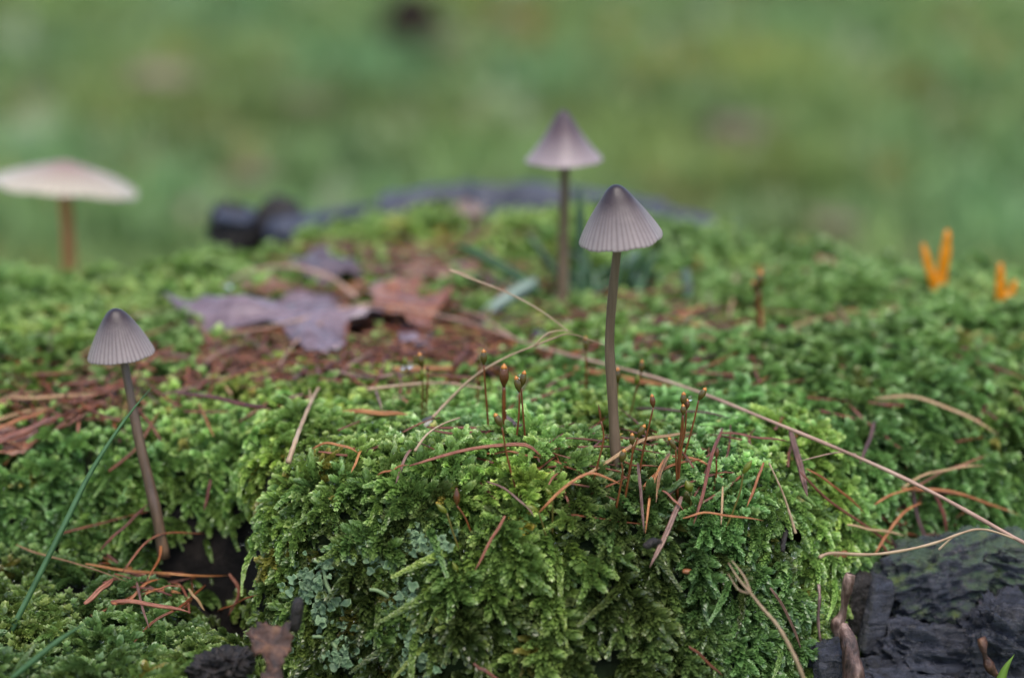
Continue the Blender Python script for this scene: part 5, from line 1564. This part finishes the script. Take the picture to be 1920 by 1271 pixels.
# ------------------------------------------------------------------ twigs, buds, seeds
def roughen(V, amp, fr):
    return [v + np.array([mn.fractal(Vector((v[0] * fr, v[1] * fr, v[2] * fr * 0.4 + 5 * k)), 0.9, 2.1, 4) * amp for k in range(3)]) for v in V]
pth = route([(1596, 1075), (1588, 1100), (1580, 1150), (1568, 1172), (1572, 1195)], 0, [304, 304, 305, 305, 305], 48)
V, F = tube(pth, lambda s: 0.75 + 0.12 * math.sin(s * 11) + (0.15 * math.exp(-((s - 0.68) / 0.07) ** 2) - 0.3 * max(0, s - 0.75)), 16)
V = roughen(V, 0.2, 0.9)
tag(obj('twig', V, F, M['twig']), 'pale peeled twig standing beside the dark wood stub', 'twig')
pth = route([(1580, 1168), (1592, 1205), (1598, 1240), (1604, 1300)], 0, [298, 296, 295, 294], 48)
V, F = tube(pth, lambda s: 0.35 + 0.85 * min(1, s * 2.6) ** 0.7 + 0.3 * s + 0.1 * math.sin(s * 9), 16)
V = roughen(V, 0.24, 0.8)
tag(obj('twig', V, F, M['twig']), 'thick pinkish brown twig running out at the bottom edge', 'twig')
pth = route([(1535, 1095), (1537, 1120), (1534, 1160), (1538, 1200)], 0, [299, 298, 297, 297], 14)
V, F = tube(pth, lambda s: 0.24 + 0.05 * math.sin(s * 20), 7)
tag(obj('twig', V, F, M['twig']), 'thin greyish twig in the dark gap left of the peeled one', 'twig')
pth = route([(1840, 1195), (1846, 1225), (1856, 1250), (1880, 1275)], 0, [300, 299, 299, 299], 12)
V, F = tube(pth, lambda s: 0.55 + 0.2 * math.sin(s * 12), 8)
V = roughen(V, 0.3, 1.1)
tag(obj('twig', V, F, M['flake']), 'crooked brown root strand over the bark at bottom right', 'twig')
pth = route([(1478, 985), (1470, 1010), (1466, 1035)], 2.5, None, 8)
V, F = tube(pth, 0.45, 7)
tag(obj('twig', V, F, M['wood_dark']), 'short black stub beside the triangular bud scale', 'twig')

def lump(label, u, v, r, mat, squash=(1, 1, 0.8), name='bud', cat='bud', lift=2.5, seed=0, y=None, hollow=0.0):
    c = surf(u, v, lift) if y is None else P(u, v, y)
    V = []; F = []
    a_, b_ = 14, 10
    for j in range(b_ + 1):
        th = math.pi * j / b_
        for i in range(a_):
            ph = 2 * math.pi * i / a_
            d = np.array([math.sin(th) * math.cos(ph), math.sin(th) * math.sin(ph), math.cos(th)])
            k = 1 + 0.18 * mn.noise(Vector(d * 1.6) + Vector((seed, 0, 0)))
            if hollow and th < 1.2: k *= 1 - hollow * (math.cos(th) ** 2)
            V.append(c + d * r * k * np.array(squash))
    for j in range(b_):
        for i in range(a_):
            a = j * a_ + i; b = j * a_ + (i + 1) % a_
            F.append((a, a + a_, b + a_, b))
    return tag(obj(name, V, F, mat), label, cat)
lump('pink bulb shaped bud scale resting on the moss', 748, 752, 1.25, M['bud_pink'], (0.9, 0.9, 1.0), seed=2)
lump('dark reddish bud tucked beside the pink bulb shaped one', 760, 758, 0.9, M['bud'], seed=4)
lump('brown cup shaped bud scale lying in the moss near the bark', 1566, 1036, 1.7, M['bud'], (1.15, 0.8, 0.7), seed=6, hollow=0.6)
lump('small orange brown bud scale on the cushion front', 1288, 1070, 0.7, M['bud'], (1.1, 0.8, 0.7), seed=7, hollow=0.5)
lump('black round pellet in the litter behind the straws', 1012, 640, 2.4, M['bud_dark'], (1, 1, 0.9), name='pellet', cat='pellet', seed=9)
leaf('triangular orange edged bud scale leaning in the moss', [(1468, 978), (1486, 982), (1502, 1012), (1484, 1014), (1460, 1010)], [y_ for y_ in [surf(1480, 1000, 3)[1] + 1] * 5], M['bud'], 0.6, 3, 0.3, 'bud_scale', 4, 'bud scale')
leaf('torn reddish brown bark flake above the dark crumbling wood', [(462, 1162), (498, 1150), (538, 1158), (546, 1198), (532, 1242), (506, 1252), (482, 1220), (468, 1192)], [282, 282, 282, 281, 279, 278, 279, 280], M['flake'], 2.2, 5, 0.4, 'bark_flake', 9, 'bark flake')
leaf('lower dark curl of bark flake at the left of the cushion', [(500, 1238), (525, 1235), (530, 1275), (505, 1290), (490, 1270)], [278, 278, 277, 276, 277], M['flake'], 2.0, 7, 0.4, 'bark_flake', 9, 'bark flake')

# ------------------------------------------------------------------ water drops
def drop(label, u, v, r, y):
    c = P(u, v, y)
    bm = bmesh.new(); bmesh.ops.create_icosphere(bm, subdivisions=3, radius=r)
    V = [np.array(q.co) * np.array([1, 1, 1.1]) + c for q in bm.verts]; bm.verts.index_update()
    F = [[q.index for q in f.verts] for f in bm.faces]; bm.free()
    return tag(obj('water_drop', V, F, M['water']), label, 'water drop')
yd = surf(790, 790, 0.6)[1]
S_('green moss leaf tip carrying a clear drop left of the back pair', (758, 668), (761, 688), [(770, 700), (785, 735), (788, 790)], 'capsule_green', False, 0.55, y=yd + 4)
drop('clear water drop shining on a green tip left of the back pair', 768, 684, 0.55, yd + 3.4)
drop('smaller water drop at the left of the same green tip', 755, 688, 0.4, yd + 3.4)
drop('water drop between the crossing pair of capsules', 974, 706, 0.35, surf(962, 865, .6)[1])
drop('water drop clinging to the cluster of three capsules', 1294, 747, 0.35, surf(1270, 935, .6)[1] - 0.3)
drop('water drop hanging under the end of the straw arc', 429, 533, 0.7, 388)
drop('water drop at the tip of the wavy straw by the bark', 1490, 1040, 0.5, surf(1490, 1045, 3)[1])

def dew():
    coll = bpy.data.collections.new('dew_beads')
    bm = bmesh.new(); bmesh.ops.create_icosphere(bm, subdivisions=2, radius=0.16 * MM)
    me = bpy.data.meshes.new('dew_bead'); bm.to_mesh(me); bm.free()
    me.polygons.foreach_set('use_smooth', [True] * len(me.polygons))
    me.materials.append(M['water'])
    coll.objects.link(bpy.data.objects.new('bead', me))
    k = rng.choice(len(pts), 20000)
    k = k[(y[k] < 345)]
    d = fwd[k] / np.linalg.norm(fwd[k], axis=1, keepdims=True)
    q = pts[k] + d * rng.uniform(2, 5, (len(k), 1)) * scl[k][:, None] + nrm[k] * rng.uniform(0.9, 2.2, (len(k), 1))
    gn_scatter('dew', q, np.zeros((len(q), 3)), rng.uniform(0.5, 1.2, len(q)), np.ones((len(q), 3)), np.zeros(len(q), int), coll, M['water'], 'tiny clear dew beads sprinkled over the front moss', 'dew')
dew()
